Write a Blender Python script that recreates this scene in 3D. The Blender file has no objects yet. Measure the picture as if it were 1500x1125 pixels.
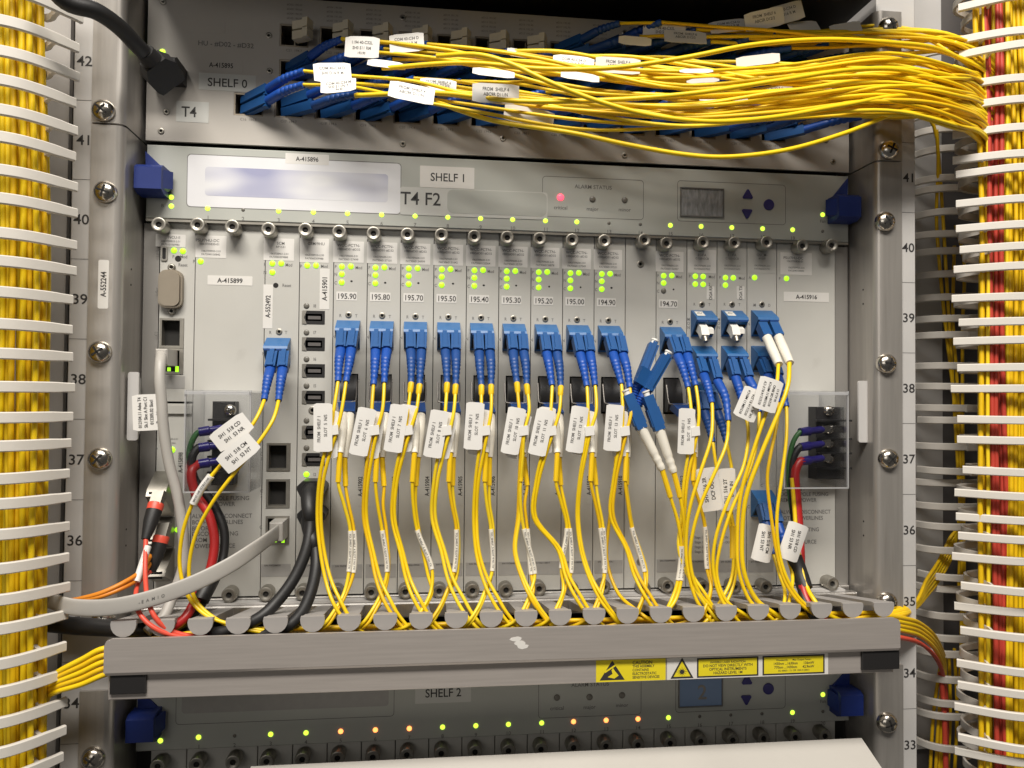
import bpy, math, random
from mathutils import Vector, Matrix
random.seed(7)
R = math.radians
S = bpy.context.scene

# ------------------------------------------------------------------ camera
# World in mm while building (x right along the rack, y away from the viewer, z up);
# y = 0 is the front of the rack ears, z = 0 the line between units 40 and 39.
F = 1100.0
CAM = Vector((-55.8, -438.4, -76.4))
YAW, PITCH, ROLL = -0.115954, 0.0215713, -0.0084311
M3 = Matrix.Rotation(YAW, 3, 'Z') @ Matrix.Rotation(PITCH, 3, 'X') @ Matrix.Rotation(ROLL, 3, 'Y')
cam_data = bpy.data.cameras.new('camera')
cam = bpy.data.objects.new('camera', cam_data)
S.collection.objects.link(cam)
cam_data.sensor_width = 36.0
cam_data.lens = F / 1500 * 36
cam_data.clip_start = 0.01
cam_data.clip_end = 50
cam.matrix_world = Matrix.Translation(CAM * 0.001) @ (M3 @ Matrix.Rotation(R(90), 3, 'X')).to_4x4()
S.camera = cam

def UP(px, py, D):
    """photo pixel -> point (mm) on the plane at depth y = D"""
    d = M3 @ Vector(((px - 750) / F, 1.0, (562.5 - py) / F))
    return CAM + d * ((D - CAM.y) / d.y)

# ------------------------------------------------------------------ world and lights
world = bpy.data.worlds.new('World')
S.world = world
world.use_nodes = True
bg = world.node_tree.nodes['Background']
bg.inputs[0].default_value = (1.0, 0.95, 0.88, 1)
bg.inputs[1].default_value = 0.06
def area(name, loc, target, sx, sy, power, col):
    l = bpy.data.lights.new(name, 'AREA')
    l.shape = 'RECTANGLE'; l.size = sx; l.size_y = sy; l.energy = power; l.color = col
    o = bpy.data.objects.new(name, l)
    S.collection.objects.link(o)
    o.location = loc
    o.rotation_euler = (Vector(target) - Vector(loc)).to_track_quat('-Z', 'Y').to_euler()
area('ceiling_light', (-0.12, -0.85, 1.05), (0.0, 0.0, -0.05), 1.1, 0.30, 36.5, (1.0, 0.945, 0.865))
area('aisle_fill', (-0.75, -1.6, 0.25), (0.0, 0.0, -0.1), 0.9, 0.6, 2.6, (1.0, 0.95, 0.88))  # added weak front fill for general room light
S.view_settings.view_transform = 'Standard'
S.view_settings.look = 'None'
S.view_settings.exposure = 0.0
S.view_settings.gamma = 1.0
S.cycles.use_denoising = True
S.cycles.max_bounces = 8

# ------------------------------------------------------------------ materials
def mat(name, col, rough=0.5, metal=0.0, var=0.0, vscale=120.0, bump=0.0, bscale=600.0, stretch=None,
        emit=None, trans=0.0, spec=0.5, rvar=0.0, alpha=1.0, dirt=None, coat=0.0):
    m = bpy.data.materials.new(name)
    m.use_nodes = True
    nt = m.node_tree
    b = nt.nodes['Principled BSDF']
    b.inputs['Base Color'].default_value = (*col, 1)
    b.inputs['Roughness'].default_value = rough
    b.inputs['Metallic'].default_value = metal
    b.inputs['Specular IOR Level'].default_value = spec
    b.inputs['Transmission Weight'].default_value = trans
    b.inputs['Alpha'].default_value = alpha
    b.inputs['Coat Weight'].default_value = coat
    if emit:
        b.inputs['Emission Color'].default_value = (*emit[0], 1)
        b.inputs['Emission Strength'].default_value = emit[1]
    if var or bump or rvar or dirt:
        tc = nt.nodes.new('ShaderNodeTexCoord')
        mp = nt.nodes.new('ShaderNodeMapping')
        nt.links.new(tc.outputs['Object'], mp.inputs['Vector'])
        if stretch: mp.inputs['Scale'].default_value = stretch
        def noise(scale, detail=4):
            n = nt.nodes.new('ShaderNodeTexNoise')
            n.inputs['Scale'].default_value = scale; n.inputs['Detail'].default_value = detail
            nt.links.new(mp.outputs['Vector'], n.inputs['Vector'])
            return n
        cur = None
        if var:
            n = noise(vscale)
            mr = nt.nodes.new('ShaderNodeMapRange')
            mr.inputs['From Min'].default_value = 0.3; mr.inputs['From Max'].default_value = 0.7
            mr.inputs['To Min'].default_value = 1 - var; mr.inputs['To Max'].default_value = 1 + var * 0.6
            nt.links.new(n.outputs['Fac'], mr.inputs['Value'])
            mx = nt.nodes.new('ShaderNodeMix'); mx.data_type = 'RGBA'; mx.blend_type = 'MULTIPLY'
            mx.inputs['Factor'].default_value = 1
            mx.inputs['A'].default_value = (*col, 1)
            nt.links.new(mr.outputs['Result'], mx.inputs['B'])
            cur = mx.outputs['Result']
        if dirt:
            n = noise(dirt[0], 6)
            mr = nt.nodes.new('ShaderNodeMapRange')
            mr.inputs['From Min'].default_value = dirt[1]; mr.inputs['From Max'].default_value = dirt[1] + 0.12
            mr.inputs['To Max'].default_value = dirt[2]
            nt.links.new(n.outputs['Fac'], mr.inputs['Value'])
            mx = nt.nodes.new('ShaderNodeMix'); mx.data_type = 'RGBA'
            nt.links.new(mr.outputs['Result'], mx.inputs['Factor'])
            if cur: nt.links.new(cur, mx.inputs['A'])
            else: mx.inputs['A'].default_value = (*col, 1)
            mx.inputs['B'].default_value = (*dirt[3], 1)
            cur = mx.outputs['Result']
        if cur: nt.links.new(cur, b.inputs['Base Color'])
        if rvar:
            n = noise(vscale * 0.7)
            mr = nt.nodes.new('ShaderNodeMapRange')
            mr.inputs['To Min'].default_value = max(0.02, rough - rvar); mr.inputs['To Max'].default_value = min(1, rough + rvar)
            nt.links.new(n.outputs['Fac'], mr.inputs['Value'])
            nt.links.new(mr.outputs['Result'], b.inputs['Roughness'])
        if bump:
            n = noise(bscale, 3)
            bp = nt.nodes.new('ShaderNodeBump')
            bp.inputs['Strength'].default_value = bump; bp.inputs['Distance'].default_value = 0.0004
            nt.links.new(n.outputs['Fac'], bp.inputs['Height'])
            nt.links.new(bp.outputs['Normal'], b.inputs['Normal'])
    return m

M = {}
M['face'] = mat('card_paint', (0.505, 0.495, 0.46), 0.46, 0.0, var=0.05, vscale=25, bump=0.05, bscale=2500, rvar=0.05, dirt=(60, 0.64, 0.25, (0.33, 0.31, 0.28)))
M['head'] = mat('header_paint', (0.43, 0.44, 0.405), 0.42, 0.0, var=0.04, vscale=20, bump=0.04, bscale=2500, rvar=0.05)
M['mux'] = mat('mux_panel_paint', (0.47, 0.44, 0.40), 0.45, 0.0, var=0.05, vscale=18, bump=0.05, bscale=2200)
M['steel'] = mat('brushed_steel', (0.50, 0.48, 0.455), 0.36, 0.85, var=0.10, vscale=60, bump=0.06, bscale=160, stretch=(14, 14, 0.6), rvar=0.08)
M['ear'] = mat('ear_steel', (0.42, 0.395, 0.365), 0.33, 0.55, var=0.08, vscale=40, bump=0.05, bscale=160, stretch=(9, 9, 0.5), rvar=0.08, dirt=(35, 0.62, 0.35, (0.30, 0.27, 0.24)))
M['bar'] = mat('bar_steel', (0.47, 0.43, 0.40), 0.36, 0.40, var=0.07, vscale=50, bump=0.07, bscale=200, stretch=(0.5, 10, 14), rvar=0.1, dirt=(70, 0.66, 0.4, (0.60, 0.57, 0.55)))
M['finger'] = mat('tray_plastic', (0.35, 0.33, 0.315), 0.5, var=0.06, vscale=60)
M['wall'] = mat('chassis_wall', (0.33, 0.315, 0.295), 0.45, 0.5, var=0.08, vscale=30, stretch=(1, 1, 0.3))
M['chrome'] = mat('nickel', (0.62, 0.58, 0.52), 0.22, 1.0, bump=0.05, bscale=500)
M['nickel'] = mat('thumbscrew_nickel', (0.36, 0.34, 0.30), 0.42, 0.85, var=0.08, vscale=300)
M['bail'] = mat('dull_wire', (0.14, 0.13, 0.12), 0.45, 0.7)
M['dark'] = mat('dark_void', (0.012, 0.011, 0.010), 0.8)
M['darkgrey'] = mat('dark_grey_panel', (0.11, 0.10, 0.096), 0.6, var=0.1, vscale=20)
M['black'] = mat('black_plastic', (0.018, 0.017, 0.017), 0.42, bump=0.05, bscale=900)
M['rubber'] = mat('black_rubber', (0.016, 0.0155, 0.016), 0.5, bump=0.12, bscale=700)
M['ink'] = mat('printed_ink', (0.03, 0.028, 0.028), 0.6)
M['inkgrey'] = mat('grey_ink', (0.15, 0.145, 0.14), 0.6)
M['inkfaint'] = mat('faint_ink', (0.22, 0.20, 0.18), 0.6)
M['strip'] = mat('number_strip', (0.50, 0.485, 0.47), 0.45, var=0.05, vscale=40)
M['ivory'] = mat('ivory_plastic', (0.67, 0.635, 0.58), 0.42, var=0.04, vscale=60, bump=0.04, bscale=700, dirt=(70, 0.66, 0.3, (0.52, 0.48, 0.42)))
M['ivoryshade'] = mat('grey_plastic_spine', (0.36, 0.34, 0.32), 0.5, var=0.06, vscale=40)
M['yellow'] = mat('yellow_jacket', (0.86, 0.59, 0.008), 0.38, var=0.03, vscale=50, bump=0.05, bscale=500)
M['yellow2'] = mat('deep_yellow_jacket', (0.80, 0.50, 0.006), 0.42, var=0.03, vscale=50, bump=0.05, bscale=500)
M['yellow3'] = mat('pale_yellow_jacket', (0.88, 0.64, 0.02), 0.40, var=0.03, vscale=40, bump=0.05, bscale=500)
M['sleeve'] = mat('yellow_sleeve', (0.86, 0.56, 0.012), 0.35, var=0.04, vscale=50)
M['orange'] = mat('orange_jacket', (0.72, 0.24, 0.02), 0.42, var=0.06, vscale=60)
M['coral'] = mat('coral_jacket', (0.72, 0.085, 0.05), 0.42, var=0.05, vscale=60)
M['red'] = mat('red_jacket', (0.50, 0.055, 0.035), 0.42, var=0.06, vscale=60)
M['redwire'] = mat('red_wire', (0.42, 0.018, 0.018), 0.38, var=0.05, vscale=60)
M['grey'] = mat('grey_jacket', (0.42, 0.40, 0.37), 0.45, var=0.04, vscale=50, bump=0.05, bscale=400)
M['green'] = mat('green_wire', (0.05, 0.16, 0.05), 0.4)
M['adapter'] = mat('blue_adapter', (0.017, 0.115, 0.315), 0.42, var=0.05, vscale=120, bump=0.05, bscale=800)
M['connector'] = mat('blue_connector', (0.013, 0.080, 0.25), 0.40, var=0.05, vscale=150)
M['boot'] = mat('blue_boot', (0.011, 0.072, 0.36), 0.42, var=0.05, vscale=150)
M['bootdark'] = mat('dark_blue_boot', (0.012, 0.060, 0.235), 0.45, var=0.05, vscale=150)
M['latchblue'] = mat('latch_blue', (0.010, 0.028, 0.18), 0.45, var=0.05, vscale=100)
M['navy'] = mat('navy_button', (0.03, 0.025, 0.15), 0.5)
M['crimp'] = mat('crimp_blue', (0.022, 0.016, 0.17), 0.3)
M['wboot'] = mat('white_boot', (0.76, 0.72, 0.63), 0.45, var=0.04, vscale=200)
M['white'] = mat('white_plastic', (0.80, 0.78, 0.73), 0.4, var=0.02, vscale=100)
M['tag'] = mat('white_tag_film', (0.77, 0.75, 0.715), 0.45, var=0.025, vscale=90)
M['label'] = mat('white_label', (0.70, 0.68, 0.645), 0.45, var=0.03, vscale=80)
M['cleartape'] = mat('frosted_tape', (0.56, 0.56, 0.53), 0.35)
M['brandlabel'] = mat('brand_label', (0.74, 0.74, 0.76), 0.35, var=0.02, vscale=50)
M['codelabel'] = mat('grey_sticker', (0.35, 0.34, 0.325), 0.5, var=0.05, vscale=200)
M['warn'] = mat('warning_yellow', (0.75, 0.62, 0.02), 0.45, var=0.04, vscale=60)
M['cover'] = mat('white_cover', (0.53, 0.505, 0.465), 0.5, var=0.06, vscale=12, bump=0.06, bscale=500, dirt=(30, 0.62, 0.22, (0.42, 0.39, 0.35)))
M['acrylic'] = mat('clear_acrylic', (0.62, 0.62, 0.63), 0.08, alpha=0.16, spec=0.6)
M['lcd'] = mat('lcd_glass', (0.28, 0.29, 0.30), 0.25, var=0.35, vscale=260, stretch=(2.2, 1, 0.6))
M['lcdblue'] = mat('lcd_blue', (0.10, 0.14, 0.22), 0.3, emit=((0.2, 0.32, 0.5), 0.05))
M['goldcap'] = mat('dsub_cap', (0.33, 0.285, 0.225), 0.42, 0.7, var=0.05, vscale=100)
M['led'] = mat('led_green', (0.35, 0.8, 0.02), 0.3, emit=((0.42, 1.0, 0.02), 1.15))
M['ledhot'] = mat('led_lime', (0.5, 0.9, 0.1), 0.3, emit=((0.62, 1.0, 0.06), 1.6))
M['ledorange'] = mat('led_orange', (0.9, 0.5, 0.2), 0.3, emit=((1.0, 0.25, 0.06), 3.2))
M['ledred'] = mat('led_red', (0.9, 0.1, 0.1), 0.3, emit=((1.0, 0.05, 0.09), 3.0))
M['ledoff'] = mat('led_off', (0.16, 0.15, 0.13), 0.3)
M['beige'] = mat('dust_cap', (0.66, 0.60, 0.47), 0.5, var=0.04, vscale=100)
def acrylic():
    m = M['acrylic']; nt = m.node_tree
    out = nt.nodes['Material Output']
    lw = nt.nodes.new('ShaderNodeLayerWeight'); lw.inputs['Blend'].default_value = 0.25
    ma = nt.nodes.new('ShaderNodeMath'); ma.operation = 'MULTIPLY_ADD'
    ma.inputs[1].default_value = 0.45; ma.inputs[2].default_value = 0.02
    nt.links.new(lw.outputs['Fresnel'], ma.inputs[0])
    tr = nt.nodes.new('ShaderNodeBsdfTransparent'); tr.inputs['Color'].default_value = (0.975, 0.978, 0.985, 1)
    gl = nt.nodes.new('ShaderNodeBsdfGlossy'); gl.inputs['Roughness'].default_value = 0.12
    mx = nt.nodes.new('ShaderNodeMixShader')
    nt.links.new(ma.outputs[0], mx.inputs['Fac'])
    nt.links.new(tr.outputs[0], mx.inputs[1]); nt.links.new(gl.outputs[0], mx.inputs[2])
    nt.links.new(mx.outputs[0], out.inputs['Surface'])
acrylic()
M['frosted_edge'] = mat('acrylic_cut_edge', (0.62, 0.62, 0.63), 0.3, alpha=0.45)
def smear_mat():
    m = mat('smeared_print', (0.7, 0.7, 0.73), 0.35)
    nt = m.node_tree; b = nt.nodes['Principled BSDF']
    tc = nt.nodes.new('ShaderNodeTexCoord'); mp = nt.nodes.new('ShaderNodeMapping')
    mp.inputs['Scale'].default_value = (22, 1, 60)
    nt.links.new(tc.outputs['Object'], mp.inputs['Vector'])
    n = nt.nodes.new('ShaderNodeTexNoise'); n.inputs['Scale'].default_value = 1.0; n.inputs['Detail'].default_value = 1.0
    nt.links.new(mp.outputs['Vector'], n.inputs['Vector'])
    cr = nt.nodes.new('ShaderNodeValToRGB')
    e = cr.color_ramp.elements
    e[0].position = 0.40; e[0].color = (0.74, 0.74, 0.76, 1)
    e[1].position = 0.72; e[1].color = (0.33, 0.34, 0.50, 1)
    nt.links.new(n.outputs['Fac'], cr.inputs['Fac'])
    nt.links.new(cr.outputs['Color'], b.inputs['Base Color'])
    return m
M['smear'] = smear_mat()

# ------------------------------------------------------------------ helpers
COL = S.collection
WLOC = {}
def link(o): COL.objects.link(o); return o
def thing(name, label, cat, loc=(0, 0, 0), group=None):
    o = bpy.data.objects.new(name, None)
    o.empty_display_size = 0.01
    link(o)
    o.location = Vector(loc) * 0.001
    WLOC[o] = Vector(loc)
    o['label'] = label; o['category'] = cat
    if group: o['group'] = group
    return o
def tag_props(o, label, cat, group=None, kind=None):
    if label: o['label'] = label
    if cat: o['category'] = cat
    if group: o['group'] = group
    if kind: o['kind'] = kind
    return o

class MB:
    def __init__(self): self.v = []; self.f = []
    def add(self, vs, fs):
        k = len(self.v)
        self.v += [Vector(p) for p in vs]
        self.f += [tuple(i + k for i in f) for f in fs]
        return self
    def box(self, x0, x1, y0, y1, z0, z1, c=0.0):
        """axis box; y0 is the front. c chamfers the four front edges and corners."""
        if c <= 0:
            self.add([(x0,y0,z0),(x1,y0,z0),(x1,y1,z0),(x0,y1,z0),(x0,y0,z1),(x1,y0,z1),(x1,y1,z1),(x0,y1,z1)],
                     [(0,1,5,4),(1,2,6,5),(2,3,7,6),(3,0,4,7),(4,5,6,7),(3,2,1,0)])
        else:
            a = [(x0+c,y0,z0+c),(x1-c,y0,z0+c),(x1-c,y0,z1-c),(x0+c,y0,z1-c),
                 (x0,y0+c,z0),(x1,y0+c,z0),(x1,y0+c,z1),(x0,y0+c,z1),
                 (x0,y1,z0),(x1,y1,z0),(x1,y1,z1),(x0,y1,z1)]
            f = [(0,1,2,3),(11,10,9,8)]
            for i in range(4):
                j = (i+1) % 4
                f += [(i+4,j+4,j,i),(i+8,j+8,j+4,i+4)]
            self.add(a, f)
        return self
    def obox(self, p, ax, ay, az):
        """oriented box: centre p, half-extent vectors"""
        p, ax, ay, az = map(Vector, (p, ax, ay, az))
        vs = [p + sx*ax + sy*ay + sz*az for sz in (-1,1) for sx, sy in ((-1,-1),(1,-1),(1,1),(-1,1))]
        return self.add(vs, [(3,2,1,0),(4,5,6,7),(0,1,5,4),(1,2,6,5),(2,3,7,6),(3,0,4,7)])
    def lathe(self, o, axis, prof, n=16, cap0=True, cap1=True):
        """prof: list of (distance along axis, radius)"""
        o = Vector(o); a = Vector(axis).normalized()
        u = a.orthogonal().normalized(); w = a.cross(u)
        vs = []; fs = []
        for d, r in prof:
            for i in range(n):
                t = 2*math.pi*i/n
                vs.append(o + a*d + u*(r*math.cos(t)) + w*(r*math.sin(t)))
        for k in range(len(prof)-1):
            for i in range(n):
                j = (i+1) % n
                fs.append((k*n+i, k*n+j, (k+1)*n+j, (k+1)*n+i))
        if cap0: fs.append(tuple(range(n-1, -1, -1)))
        if cap1: fs.append(tuple((len(prof)-1)*n + i for i in range(n)))
        return self.add(vs, fs)
    def prism(self, pts, y0, y1):
        """outline in x,z (counter-clockwise seen from the front), y0 front"""
        n = len(pts)
        vs = [(x, y0, z) for x, z in pts] + [(x, y1, z) for x, z in pts]
        fs = [tuple(range(n)), tuple(range(2*n-1, n-1, -1))]
        for i in range(n):
            j = (i+1) % n
            fs.append((i, i+n, j+n, j))
        return self.add(vs, fs)
    def xprism(self, pts, x0, x1):
        """outline in y,z extruded along x"""
        n = len(pts)
        vs = [(x0, y, z) for y, z in pts] + [(x1, y, z) for y, z in pts]
        fs = [tuple(range(n-1, -1, -1)), tuple(range(n, 2*n))]
        for i in range(n):
            j = (i+1) % n
            fs.append((i, j, j+n, i+n))
        return self.add(vs, fs)
    def tube(self, pts, r, n=8, flat=None, upv=None):
        """tube along points; r number or list; flat = (a,b) elliptical section factors with upv"""
        pts = [Vector(p) for p in pts]
        m = len(pts)
        rs = r if isinstance(r, (list, tuple)) else [r]*m
        tang = [(pts[min(i+1, m-1)] - pts[max(i-1, 0)]).normalized() for i in range(m)]
        u = Vector(upv) if upv else tang[0].orthogonal()
        vs = []; fs = []
        for i in range(m):
            t = tang[i]
            if upv: u = Vector(upv)
            u = (u - t*u.dot(t)).normalized()
            w = t.cross(u)
            fa, fb = flat if flat else (1, 1)
            for k in range(n):
                a = 2*math.pi*k/n
                ca, sa = math.cos(a), math.sin(a)
                if flat:
                    ca = math.copysign(abs(ca)**0.6, ca); sa = math.copysign(abs(sa)**0.6, sa)
                vs.append(pts[i] + u*(rs[i]*fa*ca) + w*(rs[i]*fb*sa))
        for i in range(m-1):
            for k in range(n):
                j = (k+1) % n
                fs.append((i*n+k, i*n+j, (i+1)*n+j, (i+1)*n+k))
        fs.append(tuple(range(n-1, -1, -1)))
        fs.append(tuple((m-1)*n + k for k in range(n)))
        return self.add(vs, fs)
    def text(self, s, fn, h, cx=0, cz=0, rot=0, xs=1.0, align='C', bold=0.012):
        """flat lettering; fn maps plane coords (a,b) to a point; h = cap height in mm"""
        vs, fs, w = glyphs(s, bold)
        k = h / 0.70
        ca, sa = math.cos(rot), math.sin(rot)
        off = {'C': -w/2, 'L': 0, 'R': -w}[align]
        out = []
        for x, y in vs:
            a = (x + off) * k * xs; b = (y - 0.35) * k
            out.append(fn(cx + a*ca - b*sa, cz + a*sa + b*ca))
        return self.add(out, fs)
    def holes(self, x0, x1, z0, z1, y0, y1, hs):
        """front plate with rectangular holes (hx0,hx1,hz0,hz1)"""
        xs = sorted({x0, x1} | {h[i] for h in hs for i in (0, 1)})
        zs = sorted({z0, z1} | {h[i] for h in hs for i in (2, 3)})
        for i in range(len(xs)-1):
            for j in range(len(zs)-1):
                cx, cz = (xs[i]+xs[i+1])/2, (zs[j]+zs[j+1])/2
                if any(h[0] < cx < h[1] and h[2] < cz < h[3] for h in hs): continue
                self.add([(xs[i],y0,zs[j]),(xs[i+1],y0,zs[j]),(xs[i+1],y0,zs[j+1]),(xs[i],y0,zs[j+1])], [(0,1,2,3)])
        def ring(a, b, c, d, inv):
            vs = [(a,y0,c),(b,y0,c),(b,y0,d),(a,y0,d),(a,y1,c),(b,y1,c),(b,y1,d),(a,y1,d)]
            fs = [(0,4,5,1),(1,5,6,2),(2,6,7,3),(3,7,4,0)]
            if inv: fs = [f[::-1] for f in fs]
            self.add(vs, fs)
        ring(x0, x1, z0, z1, False)
        for h in hs: ring(*h, True)
        return self
    def mesh(self, name, off=Vector((0, 0, 0)), angle=35):
        me = bpy.data.meshes.new(name)
        me.from_pydata([(p - off) * 0.001 for p in self.v], [], self.f)
        me.update()
        me.polygons.foreach_set('use_smooth', [True] * len(me.polygons))
        me.set_sharp_from_angle(angle=R(angle))
        return me
    def build(self, name, m, parent=None, angle=35):
        off = WLOC[parent] if parent else Vector((0, 0, 0))
        me = self.mesh(name, off, angle)
        me.materials.append(M[m])
        o = bpy.data.objects.new(name, me)
        link(o)
        if parent: o.parent = parent
        WLOC[o] = Vector(off)
        return o

_gl = {}
def glyphs(s, bold=0.0):
    key = (s, bold)
    if key not in _gl:
        cu = bpy.data.curves.new('t', 'FONT')
        cu.body = s; cu.size = 1.0; cu.resolution_u = 3; cu.offset = bold
        ob = bpy.data.objects.new('t', cu)
        link(ob)
        dg = bpy.context.evaluated_depsgraph_get(); dg.update()
        me = bpy.data.meshes.new_from_object(ob.evaluated_get(dg))
        vs = [(v.co.x, v.co.y) for v in me.vertices]
        fs = [tuple(p.vertices) for p in me.polygons]
        w = max((x for x, _ in vs), default=0)
        bpy.data.objects.remove(ob); bpy.data.curves.remove(cu); bpy.data.meshes.remove(me)
        _gl[key] = (vs, fs, w)
    return _gl[key]

def inst(me, name, loc, parent, m=None, rot=None, scale=None):
    """a part that shares mesh data; loc in world mm"""
    o = bpy.data.objects.new(name, me)
    link(o)
    base = WLOC[parent] if parent else Vector((0, 0, 0))
    o.location = (Vector(loc) - base) * 0.001
    if rot: o.rotation_euler = rot
    if scale: o.scale = scale
    if parent: o.parent = parent
    WLOC[o] = Vector(loc)
    return o
def proto(mb, name, m, angle=35):
    me = mb.mesh(name, Vector((0, 0, 0)), angle)
    me.materials.append(M[m])
    return me
def front(y):
    return lambda a, b: Vector((a, y, b))
def spline(pts, sub=6):
    pts = [Vector(p) for p in pts]
    if len(pts) == 2: return [pts[0].lerp(pts[1], i/sub) for i in range(sub+1)]
    P = [pts[0]*2 - pts[1]] + pts + [pts[-1]*2 - pts[-2]]
    out = []
    for i in range(1, len(P)-2):
        a, b, c, d = P[i-1], P[i], P[i+1], P[i+2]
        # centripetal parameters keep unevenly spaced points free of kinks
        t0 = 0.0
        t1 = t0 + max((b-a).length, 1e-3)**0.5
        t2 = t1 + max((c-b).length, 1e-3)**0.5
        t3 = t2 + max((d-c).length, 1e-3)**0.5
        for k in range(sub):
            t = t1 + (t2-t1)*k/sub
            A1 = a*((t1-t)/(t1-t0)) + b*((t-t0)/(t1-t0))
            A2 = b*((t2-t)/(t2-t1)) + c*((t-t1)/(t2-t1))
            A3 = c*((t3-t)/(t3-t2)) + d*((t-t2)/(t3-t2))
            B1 = A1*((t2-t)/(t2-t0)) + A2*((t-t0)/(t2-t0))
            B2 = A2*((t3-t)/(t3-t1)) + A3*((t-t1)/(t3-t1))
            out.append(B1*((t2-t)/(t2-t1)) + B2*((t-t1)/(t2-t1)))
    out.append(pts[-1])
    return out
def pp(path): return [UP(*p) for p in path]
def rrect(x0, x1, z0, z1, r, n=4):
    pts = []
    for cx, cz, a0 in ((x1-r, z0+r, -90), (x1-r, z1-r, 0), (x0+r, z1-r, 90), (x0+r, z0+r, 180)):
        for i in range(n+1):
            a = R(a0 + 90*i/n)
            pts.append((cx + r*math.cos(a), cz + r*math.sin(a)))
    return pts
def plate_label(parent, x0, x1, z0, z1, y, lines, m='label', ink='ink', name='label', th=0.15, r=0.3, rot=0, bold=0.012):
    """a sticker on a front face at depth y; lines: (text, cap height, a, b[, xscale]) from its centre"""
    o = MB().prism(rrect(x0, x1, z0, z1, r, 2), y-th, y).build(name, m, parent)
    if lines:
        mb = MB()
        cx, cz = (x0+x1)/2, (z0+z1)/2
        for l in lines:
            xs = l[4] if len(l) > 4 else 1.0
            mb.text(l[0], front(y-th-0.06), l[1], cx+l[2], cz+l[3], R(rot), xs, bold=bold)
        mb.build('lettering', ink, o)
    return o
def pxlabel(parent, px0, px1, py0, py1, y, lines, **k):
    a = UP(px0, py1, y); b = UP(px1, py0, y)
    return plate_label(parent, a.x, b.x, a.z, b.z, y, lines, **k)

# ---- shared small meshes
def mk_screw():
    mb = MB().lathe((0, 0, 0), (0, -1, 0), [(-1, 6.3), (0.6, 6.3), (2.2, 5.9), (3.6, 4.6), (4.5, 2.6), (4.8, 0.9)], 24)
    head = proto(mb, 'screw_head', 'chrome', 50)
    c = MB()
    for a in (38, 128):
        ax = Vector((math.cos(R(a)), 0, math.sin(R(a))))
        az = Vector((-math.sin(R(a)), 0, math.cos(R(a))))
        c.obox((0, -3.9, 0), ax*3.4, Vector((0, 1.0, 0)), az*0.55)
    return head, proto(c, 'screw_recess', 'dark')
SCREW, RECESS = mk_screw()
def screw(loc, parent, s=1.0):
    h = inst(SCREW, 'screw', loc, parent, scale=(s, s, s))
    h.rotation_euler = (0, random.uniform(-0.7, 0.7), 0)
    c = bpy.data.objects.new('cross_recess', RECESS); link(c); c.parent = h
    return h
SMALLSCREW = proto(MB().lathe((0, 0, 0), (0, -1, 0), [(-0.3, 1.9), (0.35, 1.9), (0.6, 1.5), (0.5, 0.9), (0.0, 0.8)], 14), 'small_screw', 'nickel', 50)
THUMB = proto(MB().lathe((0, 0, 0), (0, -1, 0), [(-0.5, 3.6), (2.0, 3.6), (2.1, 4.4), (8.6, 4.4), (9.6, 4.1), (9.8, 3.7), (9.7, 3.0), (9.4, 2.4), (9.2, 1.75), (7.0, 1.5)], 20, cap1=False), 'thumbscrew', 'nickel', 45)
THUMBHOLE = proto(MB().lathe((0, 0, 0), (0, -1, 0), [(7.0, 1.72), (8.2, 1.72)], 6), 'socket', 'dark')
def thumbscrew(loc, parent):
    l = (loc[0] + random.uniform(-.25, .25), loc[1] + random.uniform(-0.6, 0.6), loc[2] + random.uniform(-.25, .25))
    o = inst(THUMB, 'thumbscrew', l, parent)
    h = bpy.data.objects.new('socket', THUMBHOLE); link(h); h.parent = o
    o.rotation_euler = (0, random.uniform(0, 6), 0)
    return o
def led_proto(m, r): return proto(MB().lathe((0, 0, 0), (0, -1, 0), [(-0.2, r), (0.25, r), (0.6, r*0.75), (0.75, r*0.3)], 14), 'indicator', m, 60)
LED = {k: led_proto(k, 1.75) for k in ('led', 'ledhot', 'ledorange', 'ledred', 'ledoff')}
def led(loc, parent, m='led', s=1.0): return inst(LED[m], 'indicator_light', loc, parent, scale=(s, s, s))
HOLE = proto(MB().lathe((0, 0, 0), (0, -1, 0), [(-0.2, 1.0), (0.06, 1.0)], 12), 'pinhole', 'dark')

# ------------------------------------------------------------------ rack frame and background
MB().box(-420, 420, 95, 97, -360, 330).build('rack_interior', 'dark')['kind'] = 'structure'
def post(side, first, last, label):
    x0, x1 = (-252, -226) if side < 0 else (226, 252)
    t = thing('rack_post', label, 'rack post', ((x0+x1)/2, 2, -330))
    MB().box(x0, x1, 2.2, 60, -330, 300, 0.6).build('upright', 'strip', t)
    for u in range(first, last-1, -1):
        mb = MB(); ln = MB()
        zc = 44.45*(u-40) + 22.2
        cx = (-246.4 if side < 0 else 246.9)
        mb.text(str(u), front(2.1), 5.6, cx, zc, 0, 1.05)
        ln.box(x0+0.6, x1-0.6, 2.08, 2.3, zc-22.35, zc-22.05)
        mb.build('unit_number', 'ink', t); ln.build('unit_line', 'inkgrey', t)
    return t
post(-1, 42, 33, 'steel rack post numbered 42 down to 35, beside the all-yellow cable bundle')
post(1, 42, 33, 'steel rack post whose unit numbers are partly hidden by plastic duct fingers')
bp = MB().box(-360, -253.5, 38, 40, -360, 330).build('side_panel', 'darkgrey')
tag_props(bp, 'dark grey rack side panel behind the all-yellow cable bundle', 'side panel')
bp = MB().box(262, 420, 84, 86, -360, 330).build('side_panel', 'darkgrey')
tag_props(bp, 'dark grey rack side panel behind the two ladder-like plastic finger ducts', 'side panel')

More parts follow.
